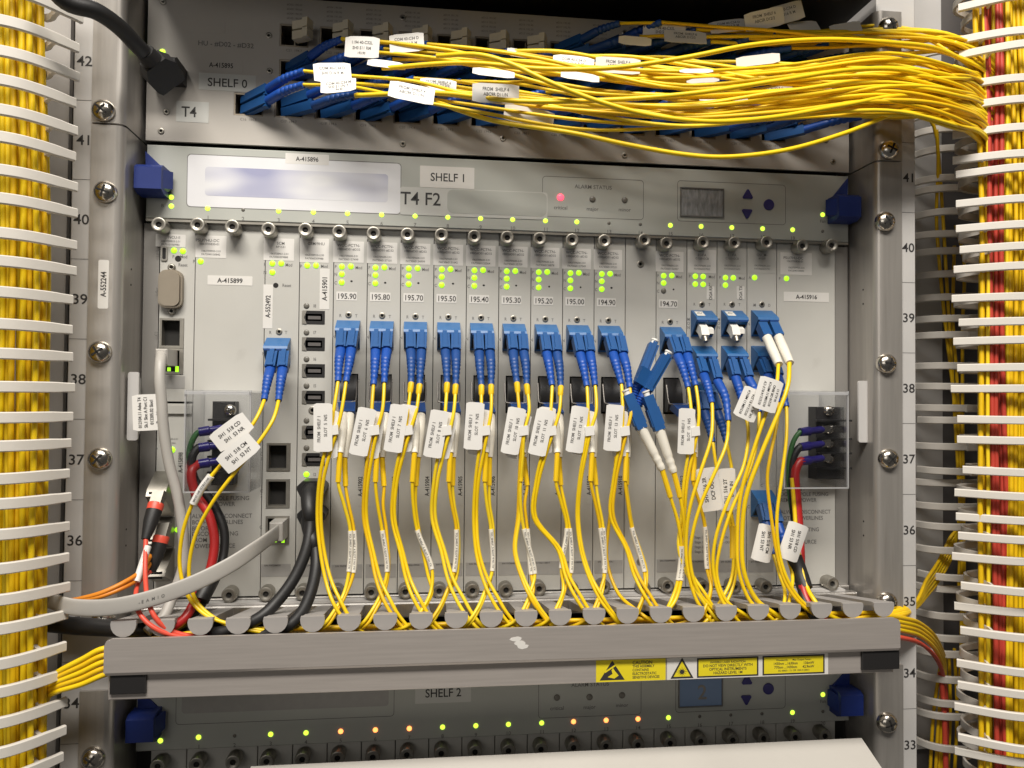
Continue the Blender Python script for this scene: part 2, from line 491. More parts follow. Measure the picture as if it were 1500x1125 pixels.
# ------------------------------------------------------------------ shelves: ears, walls, headers
def ear(t, side, z0, z1, screws, chamfer=0):
    """L-shaped steel ear with a rounded bend running back into the chassis wall"""
    s = side
    prof = [(-241.3, 0), (-228.5, 0)]
    for i in range(7):
        a = R(90*i/6)
        prof.append((-228.5 + 4.6*math.sin(a), 4.6 - 4.6*math.cos(a)))
    prof += [(-223.9, 36)]
    prof2 = [(x - 1.6 if y > 3 else x, y + (2.0 if y < 4 else 0)) for x, y in prof]
    pts = prof + prof2[::-1]
    n = len(pts)
    vs = [(-x if s > 0 else x, y, z) for z in (z0, z1) for x, y in pts]
    fs = [tuple(range(n)), tuple(range(2*n-1, n-1, -1))]
    for i in range(n):
        j = (i+1) % n
        fs.append((i, i+n, j+n, j))
    if s > 0: fs = [f[::-1] for f in fs]
    fs = [f[::-1] for f in fs]
    o = MB().add(vs, fs).build('mounting_ear', 'ear', t, 30)
    for px, py in screws:
        p = UP(px, py, 0)
        screw((p.x, 0, p.z), t)
    return o

# --- shelf 0 (filter shelf with three rows of ports)
YM = 27.0
z0t = UP(300, 212, YM).z; zTop = UP(1000, 37, YM).z
zb = UP(700, 229, YM).z + 0.6
sh0 = thing('filter_shelf', 'grey optical filter shelf marked SHELF 0 with rows of small ports', 'network shelf', (0, YM, zb))
pitch = 23.75
p0 = UP(364, 153, YM)
rows = {2: p0.z, 1: UP(427, 104, YM).z, 0: UP(427, 52, YM).z}
ports = []
for r in (0, 1, 2):
    for k in range(0 if r == 2 else 1, 15):
        ports.append((r, k, p0.x + pitch*k + (2.5 if r < 2 else 0), rows[r]))
hs = [(x-8.6, x+8.6, z-7.0, z+7.0) for r, k, x, z in ports]
MB().holes(-222, 222, zb, zTop, YM, YM+2, hs).build('front_panel', 'mux', sh0)
MB().box(-221, 221, YM+14, YM+16, zb, zTop).build('inner_bulkhead', 'dark', sh0)
MB().box(-222, 222, YM+2.1, YM+120, zTop-1.5, zTop-0.3).build('top_cover', 'mux', sh0)
portmb = MB().box(-8.5, 8.5, 0, 12, -6.9, -5.9).box(-8.5, 8.5, 0, 12, 5.9, 6.9).box(-8.5, -7.7, 0, 12, -5.9, 5.9).box(7.7, 8.5, 0, 12, -5.9, 5.9).box(-0.4, 0.4, 2, 12, -5.9, 5.9)
PORT = proto(portmb, 'port_sleeve', 'goldcap')
for r, k, x, z in ports: inst(PORT, 'port', (x, YM+0.3, z), sh0)
ear(sh0, -1, UP(150, 181, 0).z + 0.5, zTop + 4, [(152, 163)])
ear(sh0, 1, UP(1300, 236, 0).z + 0.5, zTop + 4, [(1301, 220), (1301, 40)])
mb = MB(); fi = MB()
for r, k, x, z in ports:
    c = 'C%d  %.1f' % (14 + k + (3-r)*2, 194.8 - 0.1*k)
    fi.text(c, front(YM-0.08), 1.5, x, z-9.2)
    if r == 0:
        for q in range(4): fi.text('#D%02d %.2f' % (2*k+q, 190.2+k*.3+q*.1), front(YM-0.08), 1.2, x, z+19-q*2.8)
pz = UP(325, 65, YM); mb.text('HU - #D02 - #D32', front(YM-0.08), 2.9, UP(331, 65, YM).x, UP(331, 65, YM).z, 0, 1.0)
mb.build('panel_print', 'inkgrey', sh0); fi.build('port_captions', 'inkfaint', sh0)
pxlabel(sh0, 292, 356, 88, 103.5, YM, [('A-415895', 2.9, 0, 0, 0.85)], m='mux', bold=0.02)
pxlabel(sh0, 291, 375, 111, 131, YM, [('SHELF 0', 5.0, 0, -0.2, 0.95)], m='cleartape')
pxlabel(sh0, 258, 306, 150, 178, YM, [('T4', 6.2, -2.0, 0, 0.9)], m='cleartape')
MB().prism(rrect(UP(268, 25, YM).x, UP(330, 25, YM).x, UP(300, 48, YM).z, UP(300, 26, YM).z, 1), YM-0.12, YM).build('smudged_brand_mark', 'mux', sh0)
for px, py in ((244, 164), (236, 192), (239, 3), (590, 211), (915, 228), (1210, 205), (1220, 237), (737, 203), (590, 26), (384, 155), (395, 104), (394, 52), (915, 48)):
    p = UP(px, py, YM); inst(SMALLSCREW, 'panel_screw', (p.x, YM, p.z), sh0)
p = UP(238, 76, YM); led((p.x, YM, p.z), sh0, 'ledhot')
p = UP(258, 98, YM); inst(HOLE, 'pinhole', (p.x, YM, p.z), sh0, scale=(1.2, 1, 1.2))

# --- shelf 1
YH, YC = 25.0, 29.0
zh1 = UP(700, 233.5, YH).z; zh0 = UP(700, 336, YH).z
zc1 = zh0 - 0.4; zc0 = UP(700, 866, YC).z
sh1 = thing('equipment_shelf', 'grey optical transport shelf marked SHELF 1 and T4 F2', 'network shelf', (0, YH, zc0-8))
ear(sh1, -1, UP(150, 905, 0).z - 4, UP(150, 181, 0).z - 0.6, [(155, 282), (147, 516), (147, 672), (151, 908)])
ear(sh1, 1, UP(1300, 905, 0).z - 4, UP(1300, 236, 0).z - 0.6, [(1296, 325), (1298, 533), (1301, 672), (1299, 882)])
MB().box(-220.5, 220.5, YH, YH+3, zh0, zh1, 0.5).build('header_panel', 'head', sh1)
MB().box(-220.5, 220.5, YH+0.4, YH+3, zh0-1.6, zh0-0.25).build('header_lip', 'nickel', sh1)
MB().box(-223, 223, YH+9, YH+11, zc0-8, zh1+1).build('backplane', 'dark', sh1)
MB().box(-223, -214.2, YC+1.5, YC+5, zc0-2, zh0-2).build('side_filler', 'wall', sh1)
MB().box(214.2, 223, YC+1.5, YC+5, zc0-2, zh0-2).build('side_filler', 'wall', sh1)
MB().box(-222, 222, YC-2, YC+5, zc0-9.5, zc0-0.8, 0.6).build('lower_rail', 'steel', sh1)
for sx, x, y0p, y1p in ((-1, 195, 545, 645), (1, 1266, 558, 648)):
    a = UP(x-9, y1p, 10); b = UP(x+9, y0p, 10)
    MB().prism(rrect(a.x, b.x, a.z, b.z, 1.4), 9.5, 11).box(a.x if sx < 0 else b.x-1.2, a.x+1.2 if sx < 0 else b.x, 11, 26, a.z+3, b.z-3).build('hinge_plate', 'strip', sh1)
for px, py in ((192, 392), (192, 415), (187, 778), (187, 802), (1260, 422), (1260, 443), (1263, 766), (1263, 787)):
    p = UP(px, py, 8)
    inst(HOLE, 'rivet', (-223.8 if px < 700 else 223.8, 14, p.z), sh1, rot=(0, 0, R(90) if px < 700 else R(-90)), scale=(0.6, 1, 0.6))
a = UP(143, 452, -0.02); b = UP(160, 381, -0.02)
plate_label(sh1, a.x, b.x, a.z, b.z, -0.02, [('A-552244', 2.9, 0, 0, 0.85)], rot=90, bold=0.02, r=0.8)
# header furniture
def latch(t, x, z, zt, s):
    mb = MB().xprism([(YH-14, z-6), (YH-14, z+6.5), (YH-11, z+8.5), (YH, z+8.5), (YH, z-8), (YH-9, z-8)], x-7.5, x+7.5)
    o = mb.build('release_latch', 'latchblue', t)
    MB().add([(x-5.5, YH-1.5, z+8.5), (x+5.5, YH-1.5, z+8.5), (x-s*6, YH-1.5, zt), (x-5.5, YH+2, z+8.5), (x+5.5, YH+2, z+8.5), (x-s*6, YH+2, zt)], [(0,1,2),(5,4,3),(0,3,4,1),(1,4,5,2),(2,5,3,0)]).build('latch_web', 'latchblue', o)
    MB().add([(x+s*7.5, YH-11, z-5), (x+s*7.5, YH-11, z+6), (x+s*10.5, YH-3, z-3), (x+s*10.5, YH-3, z+7), (x+s*7.5, YH-3, z-5), (x+s*7.5, YH-3, z+7)], [(0,2,3,1),(1,3,5),(0,4,2)]).build('latch_wing', 'latchblue', o)
p = UP(218, 262, YH-12); latch(sh1, p.x, p.z, UP(205, 222, YH).z, 1)
p = UP(1243, 304, YH-12); latch(sh1, p.x, p.z, UP(1250, 262, YH).z, -1)
def rframe(t, px0, px1, py0, py1, y, name='printed_border', m='inkgrey', w=0.35, r=2.2):
    a = UP(px0, py1, y); b = UP(px1, py0, y)
    o_ = rrect(a.x, b.x, a.z, b.z, r); i_ = rrect(a.x+w, b.x-w, a.z+w, b.z-w, r-w)
    n = len(o_)
    vs = [(x, y-0.06, z) for x, z in o_ + i_]
    fs = [(i, (i+1) % n, n+(i+1) % n, n+i) for i in range(n)]
    return MB().add(vs, fs).build(name, m, t)
def brand(t, px0, px1, py0, py1, y):
    a = UP(px0, py1, y); b = UP(px1, py0, y)
    o = MB().prism(rrect(a.x, b.x, a.z, b.z, 2.2), y-0.1, y).build('brand_plate', 'brandlabel', t)
    w, h = b.x-a.x, b.z-a.z
    MB().prism(rrect(a.x+w*.08, b.x-w*.06, a.z+h*.22, a.z+h*.78, 2), y-0.16, y-0.11).build('smudged_print', 'smear', o)
    rframe(t, px0-1, px1+1, py0-1, py1+1, y)
def header(t, dz, y, left_leds, states, num=True, lcdm='lcd', digit=None):
    """common header: dz is added to shelf-1 heights"""
    def Q(px, py): p = UP(px, py, y); return p.x, p.z + dz
    xs = [304,356,408,459,509,559,608,656,704,751,799,845,892,938,982,1027,1072,1117,1161,1205]
    mb = MB()
    for i, px in enumerate(xs):
        x = UP(px, 320, y).x
        z = UP(650, 318, y).z + dz
        if i == 19: z -= 2.2
        st = states[i]
        led((x, y, z + (2.0 if i == 19 else 0)), t, st, 0.62 if st == 'ledoff' else 0.85)
        mb.text(str(i+1), front(y-0.08), 2.3, x, z-5.4)
    x, z = Q(1205, 314.5); led((x, y, z), t, states[20], 0.85)
    x, z = Q(1205, 324); mb.text('Fan', front(y-0.08), 2.0, x, z)
    for px, py, s_, h in ((869, 274, 'ALARM STATUS', 2.4), (821, 304, 'critical', 2.3), (868, 306, 'major', 2.3), (915, 307, 'minor', 2.3)):
        x, z = Q(px, py); mb.text(s_, front(y-0.08), h, x, z)
    if left_leds:
        for py, s_ in ((289, 'A'), (302, 'B')):
            x, z = Q(251, py); led((x, y, z), t, left_leds, 0.85)
            x, z = Q(238, py-1); mb.text(s_, front(y-0.08), 2.0, x, z)
    mb.build('panel_print', 'inkgrey', t)
    for px, py, st in ((821, 289, states[21]), (868, 292, 'ledoff'), (915, 293, 'ledoff')):
        x, z = Q(px, py); led((x, y, z), t, st, 1.25 if st != 'ledoff' else 1.15)
    def F4(px0, px1, py0, py1, **k):
        a = UP(px0, py1, y); b = UP(px1, py0, y); w = .35; r = 2.2
        o_ = rrect(a.x, b.x, a.z+dz, b.z+dz, r); i_ = rrect(a.x+w, b.x-w, a.z+dz+w, b.z+dz-w, r-w); n = len(o_)
        MB().add([(x, y-.06, z) for x, z in o_+i_], [(i, (i+1) % n, n+(i+1) % n, n+i) for i in range(n)]).build('printed_border', 'inkgrey', t)
    F4(794, 943, 264, 317); F4(992, 1151, 271, 324)
    a = UP(996, 317, y); b = UP(1060, 277, y)
    fr = MB()
    fr.box(a.x, b.x, y-1.0, y, a.z+dz, a.z+dz+0.7).box(a.x, b.x, y-1.0, y, b.z+dz-0.7, b.z+dz).box(a.x, a.x+.7, y-1.0, y, a.z+dz+.7, b.z+dz-.7).box(b.x-.7, b.x, y-1.0, y, a.z+dz+.7, b.z+dz-.7)
    lo = MB().box(a.x+.7, b.x-.7, y-0.3, y, a.z+dz+.7, b.z+dz-.7).build('display', lcdm, t)
    fr.build('display_bezel', 'inkgrey', lo)
    if digit: MB().text(digit, front(y-0.4), 9, (a.x+b.x)/2+1, (a.z+b.z)/2+dz).build('display_digit', 'inkfaint', lo)
    for px, py, k in ((1095, 286, 1), (1094, 312, -1), (1126, 300, 0)):
        x, z = Q(px, py)
        if k == 0:
            MB().lathe((x, y, z), (0, -1, 0), [(-.2, 3.6), (.6, 3.6), (.9, 3.2), (.7, 2.0)], 20).build('round_button', 'navy', t)
        else:
            tri = []
            for a_ in (90, 210, 330):
                aa = R(a_ if k > 0 else a_ + 180)
                for d_ in (-25, 0, 25):
                    tri.append((x + 2.3*math.cos(aa) + 1.4*math.cos(aa+R(d_)), z + 2.3*math.sin(aa) + 1.4*math.sin(aa+R(d_))))
            MB().prism(tri, y-0.8, y).build('arrow_button', 'navy', t)
ST1 = ['ledhot', 'ledoff'] + ['ledhot']*10 + ['ledoff', 'ledoff'] + ['ledhot']*5 + ['ledoff', 'ledhot', 'ledred']
header(sh1, 0, YH, 'ledhot', ST1)
brand(sh1, 274, 587, 240, 302, YH)
pxlabel(sh1, 418, 482, 227, 239.5, YH, [('A-415896', 2.6, 0, 0, 0.9)], bold=0.02)
pxlabel(sh1, 615, 695, 246, 274, YH, [('SHELF 1', 5.0, 0, 0, 0.9)])
a = UP(586, 312, YH); b = UP(802, 280, YH)
tp = MB().prism(rrect(a.x, b.x, a.z-1, b.z-1, 1.5), YH-0.3, YH-0.17).build('clear_tape', 'cleartape', sh1)
c_ = UP(616, 291, YH); MB().text('T4 F2', front(YH-0.4), 7.8, c_.x, c_.z, 0, 0.95, bold=0.008).build('lettering', 'ink', tp)
a = UP(655, 312, YH); b = UP(801, 281, YH)
MB().prism(rrect(a.x, b.x, a.z, b.z-1, 3.5), YH-0.42, YH-0.31).build('blank_strip', 'head', tp)

# ------------------------------------------------------------------ plug-in cards of shelf 1
SP = 20.32
def SX(k): return -213.36 + SP*k
def QC(px, py, y=YC): p = UP(px, py, y); return p.x, p.z
RJ_W, RJ_H = 13.5, 12.5
def jack(t, x0, x1, z0, z1, lit=False, filled=False):
    """RJ45 socket set into a hole of the faceplate"""
    o = MB().holes(x0, x1, z0, z1, YC-0.5, YC+9, [(x0+1.3, x1-2.2, z0+1.4, z1-1.2)]).build('network_jack', 'nickel', t)
    MB().box(x0+1.0, x1-1.8, YC+6, YC+8, z0+1, z1-1).build('socket_interior', 'dark', o)
    if lit:
        MB().box(x1-4.3, x1-2.5, YC-0.75, YC-0.4, z0+1.2, z0+4.6).box(x0+5.0, x0+6.8, YC-0.75, YC-0.4, z0+1.6, z0+3.8).build('link_light', 'led', o)
    return o
def adapter(t, xc, zt, w=14.0, h=17.0, m='adapter', extra=None):
    """duplex fibre adapter: a hood sloping out of the panel, ports facing down and out"""
    x0, x1 = xc-w/2, xc+w/2
    a = MB().xprism([(YC+4, zt), (YC-0.6, zt), (YC-10.5, zt-5.6), (YC-11.2, zt-7.2), (YC-9.2, zt-8.6), (YC-1.0, zt-h), (YC+4, zt-h)], x0, x1).build('fiber_adapter', m, t)
    d = Vector((0, -8.2, 0)) ; 
    s = MB()
    for q in (-1, 1):
        cx = xc + q*w*0.245
        # dark port mouth on the sloping lower face, 0.1 proud
        p0 = Vector((cx, YC-9.2, zt-8.6)); p1 = Vector((cx, YC-1.0, zt-h))
        nrm = Vector((0, -(h-8.6), -8.2)).normalized()
        c = (p0+p1)/2 + nrm*0.1
        s.obox(c, Vector((2.7, 0, 0)), (p1-p0)*0.36, nrm*0.12)
    s.build('port_mouth', 'dark', a)
    sh = MB()
    for q in (-1, 1):
        cx = xc + q*w*0.245
        sh.box(cx-2.9, cx+2.9, YC-11.6, YC-10.8, zt-8.3, zt-7.4)
    sh.build('latch_slot', 'bootdark', a)
    return a
def card(k, n, z0, z1, label, holes=(), name='plug_in_card', group='plug-in cards of SHELF 1', thumbs=True, bottom=True):
    x0, x1 = SX(k)+0.25, SX(k+n)-0.25
    t = thing(name, label, 'circuit card', ((x0+x1)/2, YC, z0), group)
    MB().holes(x0, x1, z0, z1, YC, YC+1.8, list(holes)).build('faceplate', 'face', t)
    return t
ZT = zc1 - 0.8
ORDW = {5: 'first', 6: 'second', 7: 'third', 8: 'fourth', 9: 'fifth', 10: 'sixth', 11: 'seventh', 12: 'eighth', 13: 'ninth', 15: 'lone'}
def which(k, freq):
    return 'lone channel card %s past the filler card' % freq if k == 15 else '%s channel card from the black-port card, %s' % (ORDW[k], freq)
def wcc(k, freq, asset, hidled=False, hole=True):
    L = SX(k)
    x6 = SX(6)
    def X(px, py=450): return QC(px, py)[0] - x6 + L
    def Z(py, px=560): return QC(px, py)[1]
    t = card(k, 1, zc0, ZT, 'grey optical faceplate of the ' + which(k, freq),
             holes=[(X(548, 550), X(574, 550), Z(604), Z(548)), ])
    thumbscrew((X(549, 343), YC, Z(347)), t); thumbscrew((X(545, 862), YC, Z(862)), t)
    plate_label(t, X(537.5, 370), X(582, 370), Z(386), Z(355), YC,
                [('WCC-PCTN-', 1.7, 0, 4.0), ('100G#D01-#D32', 1.35, 0, 1.6), ('1063709600-2.01', 1.15, 0, -2.5), ('FA7306013%04d' % random.randint(1000, 9999), 1.25, 0, -4.6)], ink='inkgrey')
    mb = MB()
    for px, py, on in ((550, 392.3, 1), (563, 391.6, 1), (550, 403.3, 1), (550, 415.3, 0 if hidled else 1)):
        led((X(px, 400), YC, Z(py)), t, 'led' if on else 'ledoff', 1.0)
    for s_, px, py in (('P', 541, 392.5), ('Mod', 574.5, 393), ('N', 541, 403.5), ('C', 541, 416), ('R', 548, 463.5), ('T', 571, 463.5), ('N', 538.3, 494), ('C', 573.7, 558)):
        mb.text(s_, front(YC-0.08), 1.9, X(px, py), Z(py), 0, 0.85)
    mb.build('panel_print', 'inkgrey', t)
    if hole: inst(HOLE, 'pinhole', (X(565 + random.uniform(-1.5, 1.5)), YC, Z(413.7+random.uniform(-1, 1))), t, scale=(random.uniform(.55, .9), 1, 0.6))
    plate_label(t, X(542, 435), X(572, 435), Z(441.4), Z(428.7), YC, [(freq, 3.3, 0, 0, 0.92)], name='frequency_label')
    inst(SMALLSCREW, 'panel_screw', (X(560), YC, Z(462.4)), t)
    adapter(t, X(559.8, 490), Z(470.5))
    # black pluggable module with wire bail under the upper cords
    cg = MB().xprism([(YC+6, Z(550)), (YC-2, Z(550)), (YC-7, Z(564)), (YC-9, Z(586)), (YC-7, Z(600)), (YC+6, Z(602))], X(549.5, 560), X(572.5, 560)).build('pluggable_module', 'black', t)
    MB().tube(spline([(X(545), YC-12, Z(560)), (X(545), YC-16.5, Z(585)), (X(546), YC-17, Z(588)), (X(575), YC-17, Z(588)), (X(576), YC-16.5, Z(585)), (X(576), YC-12, Z(560))], 3), 0.5, 6).build('wire_bail', 'bail', cg)
    plate_label(t, X(573, 700), X(581, 700), Z(741), Z(684), YC, [(asset, 2.5, 0, 0, 0.85)], name='asset_label', rot=90, m='face', bold=0.02)
    plate_label(t, X(535.5, 835), X(580, 835), Z(846), Z(826), YC, [('S/N: FA%d' % random.randint(10**7, 10**8-1), 1.0, -2, 3.2)], m='codelabel', ink='ink', name='serial_sticker')
    return t
FREQ = ['195.90', '195.80', '195.70', '195.50', '195.40', '195.30', '195.20', '195.00', '194.90']
for i, f in enumerate(FREQ): wcc(5+i, f, 'A-4159%02d' % (2+i))
wcc(15, '194.70', 'A-415912', hidled=True)
# control card in the first slot, upper half
def upper_control():
    zb_ = QC(250, 588)[1]
    hx = QC(234, 465)[0], QC(270, 465)[0]
    t = card(0, 1, zb_, ZT, 'narrow control card with metal capped serial port and lit network jack',
             holes=[(hx[0], hx[1], QC(250, 548)[1], QC(250, 466)[1])])
    z1, zm, z0_ = QC(250, 466)[1], QC(250, 510)[1], QC(250, 548)[1]
    jack(t, hx[0]+.1, hx[1]-.1, zm+.1, z1-.1); jack(t, hx[0]+.1, hx[1]-.1, z0_+.1, zm-.1, lit=True)
    x, z = QC(241, 334); thumbscrew((x, YC, z), t)
    a = QC(228, 361); b = QC(272, 344)
    plate_label(t, a[0], b[0], a[1], b[1], YC, [('NCU-II', 1.6, 2, 2.0), ('1063709933-2.01', 1.1, 0, -.4), ('FA73101069982', 1.1, 0, -2.4)], ink='inkgrey')
    for px, py in ((255, 367), (268, 368)):
        x, z = QC(px, py); led((x, YC, z), t, 'led', 1.0)
    x, z = QC(261, 379); inst(HOLE, 'reset_hole', (x, YC, z), t, scale=(1.9, 1, 1.9))
    mb = MB()
    for s_, px, py, r_ in (('USB', 231, 371, 90), ('Reset', 268, 388, 0), ('Ser', 230, 425, 90), ('C2', 229, 489, 90), ('C1', 229, 522, 90), ('Mod', 269, 376, 0), ('P', 254, 376, 0)):
        x, z = QC(px, py); mb.text(s_, front(YC-.08), 1.9, x, z, R(r_), .85)
    mb.build('panel_print', 'inkgrey', t)
    a = QC(236, 382); b = QC(246, 361)
    u = MB().prism(rrect(a[0], b[0], a[1], b[1], 1.0), YC-.8, YC+.5).build('usb_port', 'nickel', t)
    MB().prism(rrect(a[0]+.9, b[0]-.9, a[1]+.9, b[1]-.9, .8), YC-.9, YC-.7).build('socket_interior', 'dark', u)
    # serial port cap: rounded D shape, stepped
    a = QC(234, 452); b = QC(270, 397)
    o = MB().prism(rrect(a[0], b[0], a[1], b[1], 4.6, 6), YC-3.5, YC).build('serial_port_cap', 'goldcap', t, 30)
    MB().prism(rrect(a[0]+1.2, b[0]-1.2, a[1]+1.2, b[1]-1.2, 3.8, 6), YC-5.0, YC-3.5).build('cap_top', 'goldcap', o, 30)
    for py in (392, 456):
        x, z = QC(252, py); inst(SMALLSCREW, 'jack_screw', (x, YC, z), t, scale=(1.2, 3, 1.2))
    a = QC(241, 569); b = QC(271, 551)
    plate_label(t, a[0], b[0], a[1], b[1], YC, [], m='codelabel', name='serial_sticker')
upper_control()
def lower_control():
    z1 = QC(250, 591)[1]
    t = card(0, 1, zc0, z1, 'narrow half-height card with small transceivers and asset tag A-415898')
    mb = MB()
    for s_, px, py, h in (('1063709600-2.01', 248, 643, 1.0), ('FA7210041266', 246, 649, 1.0), ('P', 229, 658, 1.9)):
        x, z = QC(px, py); mb.text(s_, front(YC-.08), h, x, z)
    mb.build('panel_print', 'inkgrey', t)
    for px, py, s_ in ((252, 659, 1.1), (262, 717, .8), (260, 776, .9)):
        x, z = QC(px, py); led((x, YC, z), t, 'led', s_)
    a = QC(259, 700); b = QC(270, 655)
    plate_label(t, a[0], b[0], a[1], b[1], YC, [('A-415898', 2.5, 0, 0, .85)], rot=90, bold=.02, m='face', name='asset_label')
    for py0, py1 in ((690, 755), (757, 800), (803, 850)):
        a = QC(222, py1); b = QC(256, py0)
        o = MB().xprism([(YC+1, b[1]), (YC-1, b[1]), (YC-14, b[1]-9), (YC-16, b[1]-13), (YC-3, a[1]), (YC+1, a[1])], a[0]+2, b[0]).build('transceiver', 'nickel', t)
        MB().box(a[0]+3.5, b[0]-2, YC-15.4, YC-14.2, b[1]-14.5, b[1]-10.5).build('transceiver_mouth', 'dark', o)
    a = QC(224, 847); b = QC(262, 830)
    plate_label(t, a[0], b[0], a[1], b[1], YC, [('S/N: FA68712', 1.0, -1, 1.5)], m='codelabel', name='serial_sticker')
    MB().box(SX(0)+.25, SX(1)-.25, YC-1.5, YC, z1-6, z1-1.2).build('card_handle', 'face', t)
lower_control()

CAUT = [('CAUTION !', 722), ('DOUBLE POLE FUSING', 730), ('REMOVE POWER', 738.5), ('ALWAYS DISCONNECT', 756), ('BOTH POWERLINES', 765), ('BEFORE', 774), ('DISCONNECTING', 782), ('FROM', 791), ('POWER SOURCE', 800)]
def psu(k, px0, px1, asset, label, assetpx, ledpx, scr, scr2, printx, dy):
    t = card(k, 2, zc0, ZT, label)
    for px, py in scr:
        x, z = QC(px, py); thumbscrew((x, YC, z), t)
    for px, py in scr2:
        x, z = QC(px, py); thumbscrew((x, YC, z), t)
    lx = assetpx[2]
    a = QC(lx, 377+assetpx[3]); b = QC(lx+46, 346+assetpx[3])
    plate_label(t, a[0], b[0], a[1], b[1], YC, [('PSU/7HU-DC', 1.7, -2, 3.8), ('1063705830-01', 1.3, -1, 1.6), ('1063709955-2.01', 1.15, 0, -2.6), ('FA72040100842', 1.15, 0, -4.6)], ink='inkgrey')
    x, z = QC(*ledpx); led((x, YC, z), t, 'led', 1.0)
    a = QC(assetpx[0]-33, assetpx[1]+6); b = QC(assetpx[0]+33, assetpx[1]-6)
    plate_label(t, a[0], b[0], a[1], b[1], YC, [(asset, 2.7, 0, 0, .95)], bold=.025, name='asset_label')
    mb = MB()
    for s_, py in CAUT:
        x, z = QC(printx, py+dy); mb.text(s_, front(YC-.08), 2.5, x, z, 0, .92, align='L')
    x, z = QC(ledpx[0]-10, ledpx[1]); mb.text('P', front(YC-.08), 1.9, x, z, 0, .85)
    mb.build('caution_print', 'inkgrey', t)
    return t
def cover(t, px0, px1, py0, py1, y0):
    """clear acrylic box over the terminals, open at the side"""
    a = UP(px0, py1, y0); b = UP(px1, py0, y0)
    mb = MB().box(a.x, b.x, y0, y0+1.2, a.z, b.z, .3)
    mb.box(a.x, b.x, y0+1.2, YC-.3, b.z-1.2, b.z).box(b.x-1.2, b.x, y0+1.2, YC-.3, a.z, b.z-1.2)
    mb.box(a.x, a.x+1.2, y0+1.2, YC-.3, a.z, b.z-1.2)
    mb.box(a.x, b.x, y0-.8, y0, b.z-2.2, b.z-1.0)
    o = mb.build('clear_terminal_cover', 'acrylic', t)
    e = MB()
    e.box(a.x, b.x, y0-.15, y0+1.3, a.z-.1, a.z+.7).box(b.x-.8, b.x+.1, y0-.15, y0+1.3, a.z+.7, b.z).box(a.x-.1, a.x+.7, y0-.15, y0+1.3, a.z+.7, b.z)
    e.box(a.x, b.x-.9, y0-1.0, y0-.2, b.z-2.4, b.z-.6)
    e.build('cut_edge', 'frosted_edge', o)
    return o
psuL = psu(1, 278, 381, 'A-415899', 'wide power supply card labelled A-415899 with clear terminal cover', (337, 411, 286, 0), (294, 383),
           [(296, 335), (346, 337)], [(341, 866)], 281, 0)
psuR = psu(19, 1139, 1227, 'A-415916', 'wide power supply card labelled A-415916 with clear terminal cover', (1181, 435, 1143, 25), (1152, 408),
           [(1165, 364), (1208, 364)], [(1208, 850)], 1143, -6)
def terminals(t, bx0, bx1, py0, py1, ys, scrx, crimpx, s=1):
    a = QC(bx0, py1); b = QC(bx1, py0)
    o = MB().box(a[0], b[0], YC-10, YC, a[1], b[1], .5).build('terminal_block', 'black', t)
    for i, py in enumerate(ys):
        p = UP(scrx, py, YC-10)
        screw((p.x, YC-10.2, p.z), o if False else t, 0.55)
        w = UP((bx0+bx1)/2, py+14, YC-12)
        MB().box(a[0]-1.5, b[0]+3, YC-13.5, YC-10, w.z-.6, w.z+.6).build('barrier', 'black', o)
    return o
terminals(psuL, 316, 350, 588, 708, [601, 632, 655, 678], 337, 300)
terminals(psuR, 1184, 1225, 596, 700, [602, 629, 650, 672], 1213, 1180)
cover(psuL, 268, 368, 572, 722, -6)
cover(psuR, 1148, 1243, 573, 716, -4)
# SCM card, slot 3
def scm():
    hx0, hx1 = QC(390, 700)[0], QC(425, 700)[0]
    hs = [(hx0, hx1, QC(405, y1)[1], QC(405, y0)[1]) for y0, y1 in ((649, 690), (702, 744), (756, 798))]
    t = card(3, 1, zc0, ZT, 'grey management card labelled A-552492 with three network jacks', holes=hs)
    for i, h in enumerate(hs): jack(t, h[0]+.1, h[1]-.1, h[2]+.1, h[3]-.1, lit=(i == 2))
    x, z = QC(397, 341); thumbscrew((x, YC, z), t)
    x, z = QC(394, 864); thumbscrew((x, YC, z), t)
    a = QC(386, 381); b = QC(431, 350)
    plate_label(t, a[0], b[0], a[1], b[1], YC, [('SCM', 1.7, 1, 3.8), ('RP1531', 1.3, 1, 1.6), ('1063708461-2.01', 1.15, 0, -2.6), ('FA72060309888', 1.15, 0, -4.6)], ink='inkgrey')
    for px, py in ((399, 386), (412, 386), (399, 399)):
        x, z = QC(px, py); led((x, YC, z), t, 'led', 1.0)
    x, z = QC(404, 418); inst(HOLE, 'reset_hole', (x, YC, z), t, scale=(1.6, 1, 1.6))
    mb = MB()
    for s_, px, py, r_ in (('P', 388, 387, 0), ('Mod', 423, 388, 0), ('N', 388, 399, 0), ('Reset', 420, 418, 0), ('R', 396, 487, 0), ('T', 419, 487, 0), ('N', 386, 518, 0), ('C', 383, 665, 0), ('3', 383, 672, 0), ('C', 383, 719, 0), ('2', 383, 726, 0), ('C', 382, 772, 0), ('1', 382, 780, 0)):
        x, z = QC(px, py); mb.text(s_, front(YC-.08), 1.9, x, z, 0, .85)
    mb.build('panel_print', 'inkgrey', t)
    x, z = QC(409, 486); inst(SMALLSCREW, 'panel_screw', (x, YC, z), t)
    a = QC(385, 481); b = QC(400, 417)
    plate_label(t, a[0], b[0], a[1], b[1], YC, [('A-552492', 2.8, 0, 0, .85)], rot=90, bold=.02, name='asset_label')
    x, z = QC(408.5, 495); adapter(t, x, z)
    a = QC(382, 845); b = QC(426, 826)
    plate_label(t, a[0], b[0], a[1], b[1], YC, [('S/N: FA7206030', 1.0, -2, 3.0)], m='codelabel', name='serial_sticker')
scm()
